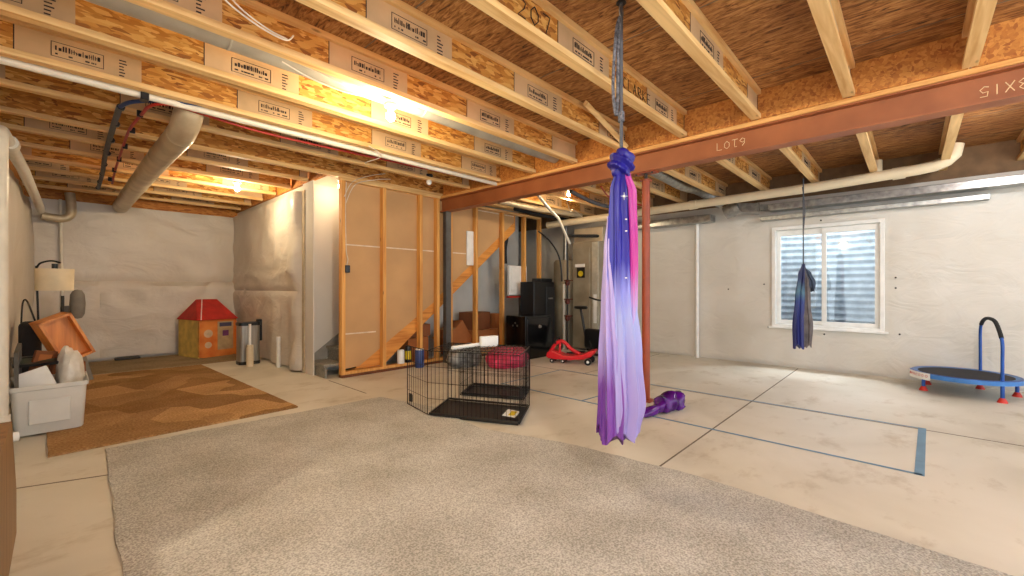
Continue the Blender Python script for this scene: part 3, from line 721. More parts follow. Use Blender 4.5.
bulb((2.75,5.95,2.78), True, 'lit bulb glowing above the stair opening', 7)
bulb((1.75,7.1,2.76), True, 'small bulb between joists over the rear alcove, its glow added as fill', 42)  # fixture itself is unlit; glow and light added to brighten the alcove
bulb((-1.6,1.6,2.78), True, 'unseen fill bulb added left of the camera', 110, (1,.86,.62))  # out of view, added as warm fill from the left
bulb((.7,-.8,2.8), True, 'unseen fill bulb added behind the camera', 120, (1,.96,.88))  # added out of view to brighten the near carpet
bulb((5.9,4.25,2.9), True, 'lit bulb in the furnace corner ceiling', 22)
bulb((5.6,-.9,2.9), True, 'unseen fill bulb added above the right of the camera', 60, (.96,.98,1))  # neutral fill lamp added out of view for the right side

# ------------------------------------------------------------------ floor coverings
def flat(name, poly, h, mt, label, cat, wav=.01):
    m = MB(); P = []
    for i, p in enumerate(poly):
        q = poly[(i+1) % len(poly)]; n = max(2, int(((p[0]-q[0])**2+(p[1]-q[1])**2)**.5/.12))
        for k in range(n):
            t = k/n; P.append((p[0]+(q[0]-p[0])*t+wav*noise.noise(Vector((p[0]+t*9,p[1],k))), p[1]+(q[1]-p[1])*t+wav*noise.noise(Vector((p[1],k,t*7)))))
    m.prism(P, 'z', .0005, h); return tag(m.build(name, mt), label, cat)
flat('area_carpet', [(.16,1.9),(.235,4.42),(2.44,4.30),(2.60,3.55),(2.48,2.72),(2.72,1.9),(2.80,1.0),(2.74,-.3),(2.72,-1.6),(.1,-1.6)], .012, CARPET, 'large light grey carpet piece covering the middle of the floor', 'carpet', .02)
flat('brown_rug', [(-.06,4.52),(1.66,4.56),(1.52,8.15),(-.12,8.3),(-.1,6)], .016, RUGM, 'brown rug with tonal diamond pattern on the rear floor', 'rug', .006)
flat('tan_carpet_strip', [(-.2,8.43),(1.55,8.26),(2.25,8.3),(2.28,9.8),(-.25,9.8)], .004, carpet('tan_carpet', ((140,122,96),(164,146,118)), 60), 'thin tan carpet strip lying between brown rug and rear wall', 'carpet', .004)
def strip(a, b_, w, label):
    a = Vector(a+(0,)); b_ = Vector(b_+(0,)); d = (b_-a).normalized(); n = Vector((-d.y,d.x,0))*w/2
    m = MB(); m.prism([tuple((a+n)[:2]), tuple((b_+n)[:2]), tuple((b_-n)[:2]), tuple((a-n)[:2])], 'z', .0016, .0026)
    return tag(m.build('floor_tape', TAPE), label, 'tape')
strip((3.85,-.05),(3.86,3.82),.03,'long blue tape line on the floor nearest the carpet')
strip((5.12,-.06),(5.12,3.80),.024,'long blue tape line on the floor nearer the window wall')
strip((3.83,-.035),(5.14,-.065),.05,'wide blue tape strip closing the right end of the rectangle')
strip((3.84,3.80),(5.12,3.81),.024,'blue tape strip closing the far end near the red car')
strip((3.86,2.60),(5.11,2.50),.024,'short blue tape line crossing the rectangle behind the silk')

# ------------------------------------------------------------------ wire crates
WIRE = mat('black_wire', (24,24,26), .4, .3)
def wire_panel(mb, o, u, v, nu, nv, r=.0022):
    o, u, v = Vector(o), Vector(u), Vector(v)
    for i in range(nu+1): mb.tube([o+u*i/nu, o+u*i/nu+v], r*(1.9 if i in (0,nu) else 1), 5)
    for j in range(nv+1): mb.tube([o+v*j/nv, o+v*j/nv+u], r*(1.9 if j in (0,nv) else 1), 5)
def crate(NL, U, Wv, h, name, label, nu, nw, door=True):
    t = thing(name, label, 'pet crate', NL)
    NL, U, Wv = Vector(NL), Vector(U), Vector(Wv); Z = Vector((0,0,h)); z0 = Vector((0,0,.012))
    m = MB(); wire_panel(m, NL+z0, U, Z, nu, 4); m.build('front_panel', WIRE, t)
    m = MB(); wire_panel(m, NL+Wv+z0, U, Z, nu, 4); m.build('rear_panel', WIRE, t)
    m = MB(); wire_panel(m, NL+U+z0, Wv, Z, nw, 4); m.build('side_panel', WIRE, t)
    if not door:
        m = MB(); wire_panel(m, NL+z0, Wv, Z, nw, 4); m.build('side_panel', WIRE, t)
    m = MB(); wire_panel(m, NL+z0+Z, U, Wv, nu, 4); m.build('top_panel', WIRE, t)
    # tray with raised rim
    a = NL+U*.02+Wv*.03; u = U*.96; w = Wv*.94
    m = MB(); poly = [a, a+u, a+u+w, a+w]
    m.prism([tuple(p[:2]) for p in poly], 'z', .004, .014)
    for p, q in zip(poly, poly[1:]+poly[:1]):
        m.tube([Vector((p.x,p.y,.03)), Vector((q.x,q.y,.03))], .012, 6)
    m.build('floor_tray', BLACK, t)
    if door:
        d = Vector((.08,.46,0)); m = MB(); wire_panel(m, NL+z0, d, Z, 9, 4); o = m.build('open_door', WIRE, t)
        m = MB(); q = NL+d*.82; m.box((q.x,q.y,.10),(.012,.05,.07)).tube([(q.x,q.y-.02,.14),(q.x,q.y+.03,.14)], .006, 6); m.build('latch', DARK, o)
    return t
crate((2.38,3.34,.014), (.385,-.83,0), (.50,.32,0), .60, 'wire_crate', 'large black folding wire crate with open door, nearer of two', 22, 12)
crate((3.10,3.72,0), (.33,-.66,0), (.43,.28,0), .50, 'wire_crate', 'smaller black wire crate standing behind the open one', 18, 10, False)
yl = MB(); yl.box((2.86,2.70,.06),(.20,.12,.002),(.1,0,.5)); yl.mi = 1; yl.box((2.86,2.70,.0615),(.13,.085,.002),(0,0,.5))
tag(yl.build('paper_tag', [WHITE, YELLOW]), 'white and yellow paper tag in the corner of the front crate tray', 'tag')
tag(MB().tube([(2.60,3.24,.638),(3.02,3.25,.638)], .02, 10).build('paper_roll', WHITE, smooth=True), 'long thin white roll lying on the wire crate', 'roll')
tag(MB().box((3.04,3.19,.668),(.20,.05,.11),(0,.0,-.25)).build('white_box', WHITE, bevel=.006), 'white flat box lying on the wire crate beside the roll', 'box')

# bags on floor
def bag(c, r, sz, mt, name, label, seed, cat='bag'):
    bm = bmesh.new(); bmesh.ops.create_icosphere(bm, subdivisions=4, radius=1)
    for v in bm.verts:
        n = noise.noise(v.co*1.6+Vector((seed,0,0)))*.22+noise.noise(v.co*4+Vector((0,seed,0)))*.09
        p = v.co*(1+n); v.co = Vector((c[0]+p.x*r*sz[0], c[1]+p.y*r*sz[1], max(c[2], c[2]+(p.z+.62)*r*sz[2])))
    m = MB(); m.bm.free(); m.bm = bm
    return tag(m.build(name, mt, smooth=True), label, cat)
PINK = mat('pink_fabric', (232,60,104), .5, c2=(190,34,76), scale=9, bmp=.3)
bag((4.80,4.60,0), .36, (1.0,.8,.55), PINK, 'pink_bag', 'bright pink crumpled bag on the floor behind the crates', 2)
bag((4.35,5.12,0), .28, (1.1,.7,.78), mat('grey_bag', (160,158,152), .3, c2=(90,90,88), scale=6, bmp=.5), 'plastic_bag', 'grey crumpled bag on the floor in front of the grey post', 5)

# black cabinets
bc = thing('black_cabinet', 'low glossy black cabinet beside the stud wall end', 'cabinet', (5.5,4.95,0))
MB().rbox(5.37,6.08,4.74,5.2,.0,.74,.012,2).build('body', GLOSSBLK, bc)
MB().rbox(5.40,6.05,4.722,4.742,.04,.70,.008,2).build('door', GLOSSBLK, bc)
MB().lathe([(0,0),(.028,0),(.02,.03),(0,.035)], M=Matrix.Translation((5.72,4.722,.55)) @ Matrix.Rotation(PI/2,4,'X')).build('knob', GALV, bc, smooth=True)
m = MB()
for dy, dz in ((0,0),(.05,-.05),(-.05,-.05)): m.lathe([(0,0),(.016,0),(.014,.01),(0,.012)], seg=10, M=Matrix.Translation((5.37,4.98+dy,.62+dz)) @ Matrix.Rotation(-PI/2,4,'Y'))
m.build('silver_dials', GALV, bc)
tc = thing('tall_black_cabinet', 'tall black cabinet standing behind the low glossy one', 'cabinet', (6.2,5.4,0))
MB().rbox(6.16,6.80,5.23,5.58,0,1.34,.015,2).build('body', BLACK, tc)
MB().rbox(6.52,6.79,5.212,5.232,.08,1.24,.008,2).build('door', mat('charcoal', (40,40,42), .3), tc)
MB().bb(6.58,6.72,5.205,5.212,1.0,1.03).build('name_badge', GALV, tc)
MB().rbox(6.42,6.78,5.27,5.5,1.34,1.41,.01,2).build('top_box', BLACK, tc)

# wiggle car -------------------------------------------------------
wc = thing('ride_on_car', 'red plastic ride-on wiggle car on the floor', 'ride-on toy', (0,0,0))
prof = [(-.40,.10),(-.38,.17),(-.30,.20),(-.22,.17),(-.12,.13),(.05,.13),(.20,.16),(.30,.21),(.40,.24),(.41,.21),(.34,.13),(.22,.08),(.0,.06),(-.25,.06),(-.36,.07)]
MB().prism(prof, 'y', -.13, .13).build('body', CARRED, wc, bevel=.025)
MB().tube(smoothpath([(-.36,0,.16),(-.27,0,.29),(-.20,0,.34),(-.12,0,.33),(.0,0,.22),(.14,0,.15)]), [.03]*31, 10).tube([(-.2,0,.14),(-.19,0,.33)],.02,8).build('frame_loop', CARRED, wc, smooth=True)
MB().tube([(-.24+.0*i+.02*math.cos(a),.13*math.sin(a),.36+.05*math.cos(a)) for i, a in enumerate([2*PI*k/20 for k in range(20)])], .014, 8, closed=True).build('steering_wheel', BLACK, wc, smooth=True)
for x, y, r in ((-.3,.1,.035),(-.3,-.1,.035),(-.12,.09,.035),(-.12,-.09,.035),(.3,.15,.055),(.3,-.15,.055)):
    wq = MB().cyl((x,y-.02,r),(x,y+.02,r),r,seg=20).build('wheel', BLACK, wc, smooth=True)
    s_ = -1 if y < 0 else 1
    MB().cyl((x,y+s_*.02,r),(x,y+s_*.023,r),r*.4,seg=12).build('hub_cap', WHITE, wq)
wc.location = (5.72,4.05,0); wc.rotation_euler.z = math.radians(-68)

# exercise bike ----------------------------------------------------
eb = thing('exercise_bike', 'black exercise bike with saddle in the far corner', 'exercise bike', (0,0,0))
MB().tube([(-.4,-.22,.03),(-.4,.22,.03)],.025,10).tube([(.45,-.22,.03),(.45,.22,.03)],.025,10).tube([(-.4,0,.05),(.45,0,.05)],.025,10).build('base', BLACK, eb, smooth=True)
MB().tube([(-.1,0,.1),(-.28,0,.84)],.024,10).build('seat_post', BLACK, eb, smooth=True)
MB().lathe([(0,0),(.1,0),(.115,.02),(.1,.05),(0,.06)], (-.28,0,.84), 20, 1.25, .9).build('saddle', BLACK, eb, smooth=True)
MB().tube([(.25,0,.2),(.33,0,1.02)],.024,10).build('front_post', BLACK, eb, smooth=True)
MB().tube(smoothpath([(.12,-.2,1.06),(.3,-.2,1.02),(.34,0,1.0),(.3,.2,1.02),(.12,.2,1.06)]),.016,10).build('handlebar', BLACK, eb, smooth=True)
MB().rbox(-.16,.34,-.07,.07,.14,.50,.06,4).build('flywheel_cover', BLACK, eb, smooth=True)
MB().tube([(.02,-.09,.3),(.1,-.11,.15)],.012,8).tube([(.02,.09,.3),(-.06,.11,.45)],.012,8).build('crank', DARK, eb)
for s_, px_, pz_ in ((-1,.1,.15),(1,-.06,.45)): MB().rbox(px_-.05,px_+.05,s_*.16-.04,s_*.16+.04,pz_-.012,pz_+.012,.006,1).build('pedal', BLACK, eb)
eb.location = (6.45,4.12,0); eb.rotation_euler.z = math.radians(-100)

# ------------------------------------------------------------------ aerial silk
SX, SY = 2.36, 1.30
Rv = Vector((.686,-.728,0)); Dv = Vector((.728,.686,0))
def silk_mat(name, stops, zr, streak):
    m, t, b = nt(name)
    tc = N(t, 'ShaderNodeTexCoord'); sp = N(t, 'ShaderNodeSeparateXYZ'); t.links.new(tc.outputs['Object'], sp.inputs[0])
    mr = N(t, 'ShaderNodeMapRange'); mr.inputs[1].default_value = zr[0]; mr.inputs[2].default_value = zr[1]
    t.links.new(sp.outputs['Z'], mr.inputs[0])
    no = N(t, 'ShaderNodeTexNoise'); no.inputs['Scale'].default_value = 1; no.inputs['Detail'].default_value = 2
    t.links.new(coords(t, (streak,streak,1.2)), no.inputs['Vector'])
    ad = N(t, 'ShaderNodeMath', operation='MULTIPLY_ADD'); ad.inputs[1].default_value = .2; ad.inputs[2].default_value = -.1
    t.links.new(no.outputs[0], ad.inputs[0]); su = N(t, 'ShaderNodeMath', operation='ADD'); t.links.new(mr.outputs[0], su.inputs[0]); t.links.new(ad.outputs[0], su.inputs[1])
    r = ramp(t, stops); t.links.new(su.outputs[0], r.inputs[0]); t.links.new(r.outputs[0], b.inputs['Base Color'])
    b.inputs['Roughness'].default_value = .45
    return m
SILKA = silk_mat('galaxy_silk', [(0,(158,140,196)),(.25,(160,164,214)),(.34,(140,140,212)),(.44,(46,38,154)),(.7,(26,18,132)),(1,(20,14,100))], (.30,2.05), 30)
SILKB = silk_mat('pink_silk', [(0,(160,150,210)),(.28,(186,160,212)),(.42,(190,50,144)),(1,(160,34,136))], (.30,2.05), 30)
SILKC = silk_mat('lavender_silk', [(0,(120,60,150)),(.12,(160,140,200)),(.5,(190,172,214)),(.8,(176,176,224)),(1,(120,110,200))], (.30,2.05), 34)
def silk(prof, pl, seed, depth=.62, nz_=60, seg=72):
    """prof: (z, offset along R, half width)"""
    b = MB(); rings = []
    zs = [prof[0][0]+(prof[-1][0]-prof[0][0])*i/nz_ for i in range(nz_+1)]
    for z in zs:
        for (a, c) in zip(prof, prof[1:]):
            if min(a[0],c[0])-1e-6 <= z <= max(a[0],c[0])+1e-6:
                t = (z-a[0])/(c[0]-a[0]); t = t*t*(3-2*t); off = a[1]+(c[1]-a[1])*t; hw = a[2]+(c[2]-a[2])*t; break
        rg = []
        for i in range(seg):
            th = 2*PI*i/seg
            ph = th*pl+z*2.6+1.4*noise.noise(Vector((z*1.1,seed,0)))+.8*math.sin(z*2+seed)
            k = 1+.17*math.sin(ph)+.10*math.sin(th*(pl*1.0+5)+seed*2+z*1.3)+.05*math.sin(th*23+z*3)
            p = Vector((SX,SY,z+.035*math.sin(th*3+seed)*max(0, 1-(z-zs[-1])/.25)))+Rv*(off+hw*k*math.cos(th)*.86)+Dv*(hw*depth*k*math.sin(th))
            rg.append(b.bm.verts.new(p))
        rings.append(rg)
    for A, B in zip(rings, rings[1:]):
        for j in range(seg): b.bm.faces.new([A[j],A[(j+1)%seg],B[(j+1)%seg],B[j]])
    b.bm.faces.new(rings[0]); b.bm.faces.new(rings[-1][::-1]); return b
sk = thing('aerial_silk', 'blue and lavender aerial silk hanging from the ceiling in the middle', 'aerial silk', (SX,SY,.3))
silk([(1.94,.0,.04),(1.82,-.005,.066),(1.5,-.005,.078),(1.2,-.005,.084),(.8,.01,.11),(.5,.02,.125),(.32,.01,.10)], 7, 1).build('blue_panel', SILKA, sk, smooth=True)
silk([(1.92,.025,.03),(1.8,.052,.04),(1.5,.058,.044),(1.1,.055,.042),(.9,.04,.035),(.5,.05,.06),(.34,.05,.06)], 5, 3, .9).build('pink_panel', SILKB, sk, smooth=True)
silk([(1.66,-.075,.012),(1.45,-.082,.024),(1.1,-.07,.05),(.8,-.055,.075),(.5,-.05,.085),(.3,-.055,.08)], 6, 6, .85).build('lavender_panel', SILKC, sk, smooth=True)
silk([(.75,-.10,.01),(.55,-.115,.03),(.36,-.12,.035)], 3, 9, .7, 24, 36).build('purple_tail', mat('purple_silk', (112,50,150), .45), sk, smooth=True)
kn = bmesh.new(); bmesh.ops.create_icosphere(kn, subdivisions=4, radius=1)
for v in kn.verts:
    n = .16*math.sin(v.co.z*9+v.co.x*5)+.1*noise.noise(v.co*3); p = v.co*(1+n)
    v.co = Vector((SX,SY,1.98))+Rv*p.x*.075+Dv*p.y*.07+Vector((0,0,p.z*.085))
m = MB(); m.bm.free(); m.bm = kn; m.build('knot', SILKA, sk, smooth=True)
st_ = MB()
for a in (0, PI/2, PI/4, 3*PI/4):
    l = .022 if a in (0,PI/2) else .01
    c = Vector((SX,SY,1.77))-Dv*.066; d = Rv*math.cos(a)+Vector((0,0,1))*math.sin(a); st_.tube([c-d*l,c+d*l],.0016,4)
for dz in (1.56,1.28,1.63): c = Vector((SX,SY,dz))-Dv*.074+Rv*.01; st_.tube([c-Rv*.006,c+Rv*.006],.004,6)
st_.build('printed_stars', WHITE, sk)['label'] = 'small white printed stars'
rig = thing('rigging_rope', 'grey braided rope and strap holding up the silk', 'rope', (SX,SY,ZS-.01))
MB().tube([(SX,SY,ZS-.004),(SX,SY,2.5),(SX,SY,2.05)], .011, 8).build('rope', GREYP, rig, smooth=True)
ROPE = mat('grey_webbing', (120,118,124), .7, c2=(60,58,62), scale=60, stretch=(1,1,1))
lp = [Vector((SX,SY,2.90))-Rv*.0, Vector((SX,SY,2.80))-Rv*.03, Vector((SX,SY,2.5))-Rv*.05, Vector((SX,SY,2.36))-Rv*.045, Vector((SX,SY,2.28))-Rv*.03, Vector((SX,SY,2.40))-Rv*.022, Vector((SX,SY,2.7))-Rv*.018, Vector((SX,SY,2.90))]
MB().tube(smoothpath(lp), .010, 8).build('spare_loop', ROPE, rig, smooth=True)
MB().tube([(SX+.02*math.cos(a),SY,2.92+.04*math.sin(a)) for a in [2*PI*k/14 for k in range(14)]], .005, 6, closed=True).build('carabiner', GALV, rig, smooth=True)
MB().lathe([(0,0),(.03,0),(.03,.006),(0,.006)], (SX,SY,ZS-.008)).build('ceiling_plate', DARK, rig)
MB().tube([(SX,SY,2.24),(SX,SY,2.30)], .02, 10).build('rope_knot', ROPE, rig, smooth=True)

# purple cloth on floor by the column
PUR = mat('purple_satin', (96,20,136), .22, c2=(40,4,64), scale=6, bmp=.3)
b = MB(); P = smoothpath([(3.42,1.90,.03),(3.5,1.88,.03),(3.7,1.84,.045),(3.95,1.80,.05),(4.1,1.78,.085),(4.22,1.74,.09),(4.3,1.72,.06)],8)
rr = [.03+.055*abs(math.sin(i*.4))**.5*(i/len(P))+(.03 if i > len(P)*.55 else 0) for i in range(len(P))]; rr[0] = .01; rr[-1] = .02
rr = [min(r_, p_.z*1.0-.0+.03) for r_, p_ in zip(rr, P)]
b.tube(P, rr, 24)
for v in b.bm.verts:
    n = noise.noise(v.co*16)*.03+noise.noise(v.co*6)*.025; v.co += Vector((n,-n,n*.8)); v.co.z = max(.003, v.co.z)
tag(b.build('purple_cloth', PUR, smooth=True), 'crumpled purple satin cloth lying on the floor by the column', 'cloth')

# hanging dark sling near window
HX, HY = 6.95, 1.08
hs = thing('hanging_swing', 'dark blue and grey fabric swing hanging in front of the window', 'fabric swing', (HX,HY,.4))
def sling_at(prof, cx_off, seed, mt, name):
    global SX, SY
    a, c = SX, SY; SX, SY = HX, HY
    silk(prof, 5, seed, .7, 40, 48).build(name, mt, hs, smooth=True); SX, SY = a, c
NAVY = silk_mat('navy_cloth', [(0,(24,30,100)),(.2,(22,44,120)),(.32,(70,110,130)),(.45,(22,34,84)),(1,(28,36,66))], (.38,1.55), 14)
sling_at([(1.55,0,.02),(1.4,-.02,.05),(1.1,-.05,.06),(.7,-.065,.075),(.42,-.06,.07)], 0, 2, NAVY, 'blue_cloth')
sling_at([(1.5,0.01,.02),(1.35,.03,.05),(1.0,.04,.05),(.7,.055,.065),(.44,.05,.055)], 0, 5, mat('grey_cloth', (116,106,104), .7, c2=(84,76,76)), 'grey_cloth')
sling_at([(1.5,0.01,.02),(1.42,.05,.05),(1.28,.10,.06),(1.2,.11,.045)], 0, 8, mat('slate_cloth', (52,66,88), .7), 'folded_end')
MB().tube([(HX,HY,2.715),(HX,HY,1.5)], .008, 6).build('cord', GREYP, hs)
MB().tube([(HX-.0,HY+.01,2.6),(HX+.01,HY-.02,2.3),(HX,HY,2.0)], .007, 6).build('cord', GREYP, hs)
MB().tube([(HX+.03*math.cos(a),HY,2.69+.03*math.sin(a)) for a in [2*PI*k/14 for k in range(14)]], .006, 6, closed=True).build('hook', DARK, hs)

# ------------------------------------------------------------------ trampoline
TX, TY, TR = 7.2, -.44, .44
tp = thing('mini_trampoline', 'blue children\'s trampoline with handle bar at the right wall', 'trampoline', (TX,TY,0))
MB().tube([(TX+TR*math.cos(a),TY+TR*math.sin(a),.215) for a in [2*PI*k/36 for k in range(36)]], .018, 10, closed=True).build('frame_ring', BLUEM, tp, smooth=True)
MB().lathe([(.385,.222),(.44,.232),(.462,.222),(.462,.18),(.457,.18),(.457,.214),(.385,.214)], (TX,TY,0), 40, cap=False).build('padded_cover', BLUEF, tp, smooth=True)
MB().lathe([(0,.224),(.39,.226),(.39,.219),(0,.216)], (TX,TY,0), 40).build('jumping_mat', mat('mat_black', (40,38,44), .8), tp)
sk2 = MB(); sk2.sheet(lambda u, v: Vector((TX+.470*math.cos(math.radians(100+42*u)), TY+.470*math.sin(math.radians(100+42*u)), .155+.080*v)), 20, 1, (.0,.0,.0) if 0 else None)
pr_ = sk2; pr_.mi = 1
for k in range(7):
    a = math.radians(106+5.2*k); c = Vector((TX+.472*math.cos(a),TY+.472*math.sin(a),.2)); d = Vector((-math.sin(a),math.cos(a),0))
    pr_.tube([c+d*.012*math.cos(q)+Vector((0,0,.014*math.sin(q))) for q in [2*PI*i/8 for i in range(8)]], .0022, 4, closed=(k%2==0))
pr_.build('printed_skirt', [WHITE, REDP], tp)['label'] = 'white printed part of the skirt'
legs = [(6.86,-.70),(7.06,-.10),(7.52,-.14),(7.62,-.60),(7.36,-.86),(7.34,-.20)][:5]
for x, y in legs:
    l = MB().tube([(x,y,.03),(x,y,.215)], .017, 10).build('leg', BLUEM, tp, smooth=True)
    MB().lathe([(0,0),(.042,0),(.036,.018),(.02,.05),(0,.05)], (x,y,0), 16).build('rubber_foot', REDP, l, smooth=True)
hA, hB = Vector((6.86,-.70,0)), Vector((7.60,-.60,0))
def hp(t, z): q = hA+(hB-hA)*t; return (q.x,q.y,z)
H_ = smoothpath([hp(0,.2),hp(.0,.45),hp(.0,.62),hp(.08,.72),hp(.28,.84),hp(.5,.87),hp(.75,.86),hp(.93,.80),hp(1.0,.70),hp(1,.45),hp(1,.2)],5)
MB().tube(H_, .015, 10).build('handle_bar', BLUEM, tp, smooth=True)
MB().tube([p for p in H_[13:37]], .019, 12).build('foam_grip', FOAM, tp, smooth=True)

# ------------------------------------------------------------------ rear alcove things
# playhouse tent
pt = thing('play_tent', 'children\'s play tent house with red roof and orange front', 'play tent', (1.9,9.3,0))
YEL = mat('tent_yellow', (238,206,110), .8); ORG = mat('tent_orange', (232,146,70), .8, c2=(214,112,48), scale=4); TRED = mat('tent_red', (196,46,36), .7)
x0, x1, y0, y1, hz = 1.62, 2.24, 9.05, 9.66, .66
m = MB(); m.prism([(y0,0),(y1+.1,0),(y1+.1,hz),((y0+y1)/2+.05,hz+.0),(y0,hz)], 'x', x0, x0+.015); m.build('side_panel', YEL, pt)
m = MB(); m.prism([(x0,0.02),(x0+.1,0),(x1-.1,0),(x1,.02),(x1,hz),(x0,hz)], 'y', y0, y0+.015); m.build('front_panel', ORG, pt)
m = MB(); m.prism([(y0,0),(y1+.1,0),(y1+.1,hz),(y0,hz)], 'x', x1-.015, x1); m.build('side_panel', ORG, pt)
m = MB(); ym = (y0+y1)/2+.05; xm = .12
V_ = [(x0-.04,y0-.04,hz),(x1+.02,y0-.04,hz),(x1+.02,y1+.1,hz),(x0-.04,y1+.1,hz),(x0+xm,ym,1.02),(x1-xm-.04,ym,1.02)]
m._new(V_, [(0,1,5,4),(1,2,5),(2,3,4,5),(3,0,4),(0,3,2,1)]); m.build('roof', TRED, pt, bevel=.01)
MB().tube([(x0+.02,y0-.045,hz+.01),(x0+xm+.08,ym-.03,1.02)], .008, 6).build('white_piping', WHITE, pt)
m = MB(); fx = x0+.30
m.bb(fx, fx+.26, y0-.006, y0-.001, .12, .62); m.build('door_flap', mat('door_print', (196,170,130), .8), pt)
m = MB().bb(fx+.03,fx+.23,y0-.01,y0-.006,.53,.60); m.build('window_print', mat('print_blue', (76,74,104), .8), pt)
m = MB().bb(fx+.08,fx+.18,y0-.01,y0-.006,.36,.46); m.build('square_print', mat('print_purple', (116,62,120), .8), pt)
m = MB()
m.lathe([(0,0),(.07,0),(.07,.004),(0,.004)], seg=20, M=Matrix.Translation((x0+.15,y0-.003,.42)) @ Matrix.Rotation(PI/2,4,'X'))
m.lathe([(0,0),(.055,0),(.055,.004),(0,.004)], seg=20, M=Matrix.Translation((x0+.15,y0-.003,.22)) @ Matrix.Rotation(PI/2,4,'X')); m.build('round_print', mat('print_cream', (226,196,160), .8), pt)
m = MB(); m.prism([(x1-.02,.1),(x1+.10,.12),(x1+.12,.3),(x1+.02,.58),(x1-.02,.6)], 'y', y0-.02, y0-.012); m.build('open_flap', ORG, pt)
pt.rotation_euler.z = .24; pt.location.x -= .06; pt.location.y -= .05
# trash can
tcn = thing('trash_can', 'stainless steel trash can with black lid by the blanket wall', 'trash can', (2.12,7.8,0))
cx, cy = 2.08, 7.82
def rr_poly(cx, cy, wx, wy, r, n=5):
    out = []
    for (sx, sy, a0) in ((1,1,0),(-1,1,90),(-1,-1,180),(1,-1,270)):
        for i in range(n+1):
            a = math.radians(a0+90*i/n); out.append((cx+sx*(wx-r)+r*math.cos(a), cy+sy*(wy-r)+r*math.sin(a)))
    return out
MB().prism(rr_poly(cx,cy,.145,.12,.05),'z',.05,.62).build('body', STAINL, tcn, smooth=True)
MB().prism(rr_poly(cx,cy,.15,.125,.05),'z',0,.05).build('base', BLACK, tcn, smooth=True)
MB().prism(rr_poly(cx,cy,.155,.13,.05),'z',.62,.67).build('lid', BLACK, tcn, smooth=True)
MB().rbox(cx+.13,cx+.19,cy-.06,cy+.06,.36,.71,.01,2).build('hinge_box', BLACK, tcn)
MB().rbox(cx-.06,cx+.06,cy-.17,cy-.1,.01,.03,.006,1).build('pedal', BLACK, tcn)
tb = thing('brush_holder', 'white toilet brush in slim holder before the trash can', 'brush', (2.0,7.5,0))
MB().lathe([(0,0),(.048,0),(.048,.33),(.042,.335),(.02,.335),(0,.335)], (2.02,7.5,0), 24).build('holder', CREAM, tb, smooth=True)
MB().cyl((2.02,7.5,.33),(2.02,7.5,.66),.018,seg=14).build('handle', WHITE, tb, smooth=True)

# storage tote and contents
tt = thing('storage_tote', 'translucent white storage tote at the left wall', 'tote', (-.04,5.5,0))
TOTE = mat('tote_plastic', (214,212,204), .35, var=.03)
def tote_ring(z, g): return [(-.20-g+.0, 5.27-g), (.13+g, 5.27-g), (.13+g, 5.78+g), (-.20-g, 5.78+g)]
m = MB(); zs_ = [(.018,.0),(.03,.008),(.38,.028),(.385,.040),(.42,.042)]
rings = []
for z, g in zs_:
    P = [(x,y) for x,y in rr_poly(-.06,5.50,.19+g,.255+g,.04)]
    rings.append([m.bm.verts.new((x,y,z)) for x,y in P])
inner = []
for z, g in [(.42,.034),(.38,.02),(.03,-.004)]:
    inner.append([m.bm.verts.new((x,y,z)) for x,y in rr_poly(-.06,5.50,.19+g,.255+g,.04)])
allr = rings+inner
for A, B in zip(allr, allr[1:]):
    for j in range(len(A)): m.bm.faces.new([A[j],A[(j+1)%len(A)],B[(j+1)%len(A)],B[j]])
m.bm.faces.new(rings[0][::-1]); m.bm.faces.new(inner[-1]); m.build('tub', TOTE, tt, smooth=True)
MB().rbox(-.18,.06,5.215,5.232,.10,.30,.008,2).build('front_panel_relief', TOTE, tt)
b_ = bag((.06,5.62,.10), .19, (.55,.8,1.9), mat('white_plastic_bag', (232,226,214), .4, c2=(212,204,190), bmp=.5, scale=14), 'plastic_bag', 'bulging white plastic bag standing in the tote', 9)
wb2 = MB().rbox(-.11,.11,-.015,.015,0,.34,.01,2, Matrix.Translation((-.07,5.42,.2)) @ Matrix.Rotation(-.25,4,'X') @ Matrix.Rotation(-.35,4,'Y'))
tag(wb2.build('white_tray', WHITE, smooth=True), 'white plastic tray leaning inside the tote', 'tray')
def frame(c, w, h, rx, ry, rz, mt, inner_, label, bw=.03):
    M = Matrix.Translation(c) @ Matrix.Rotation(rz,4,'Z') @ Matrix.Rotation(ry,4,'Y') @ Matrix.Rotation(rx,4,'X')
    t = thing('picture_frame', label, 'picture frame', c)
    m = MB(); m.bb(-w/2,w/2,-.012,.012,0,bw,M).bb(-w/2,w/2,-.012,.012,h-bw,h,M).bb(-w/2,-w/2+bw,-.012,.012,bw,h-bw,M).bb(w/2-bw,w/2,-.012,.012,bw,h-bw,M); m.build('border', mt, t)
    MB().bb(-w/2+bw,w/2-bw,-.004,.006,bw,h-bw,M).build('picture', inner_, t)
frame((-.245,5.52,.22),.42,.5,0,-.1,1.57,mat('grey_frame',(96,92,84),.6),GREYP,'tall grey frame leaning on the wall at the tote back left')
frame((-.14,5.66,.40),.16,.26,.1,.2,.6,BOX2,BOX,'small dark wooden frame standing up in the tote')
frame((-.13,5.56,.55),.3,.22,-1.35,.0,.1,BLACK,mat('photo_dark',(60,70,56),.5),'black framed picture lying across the tote top')
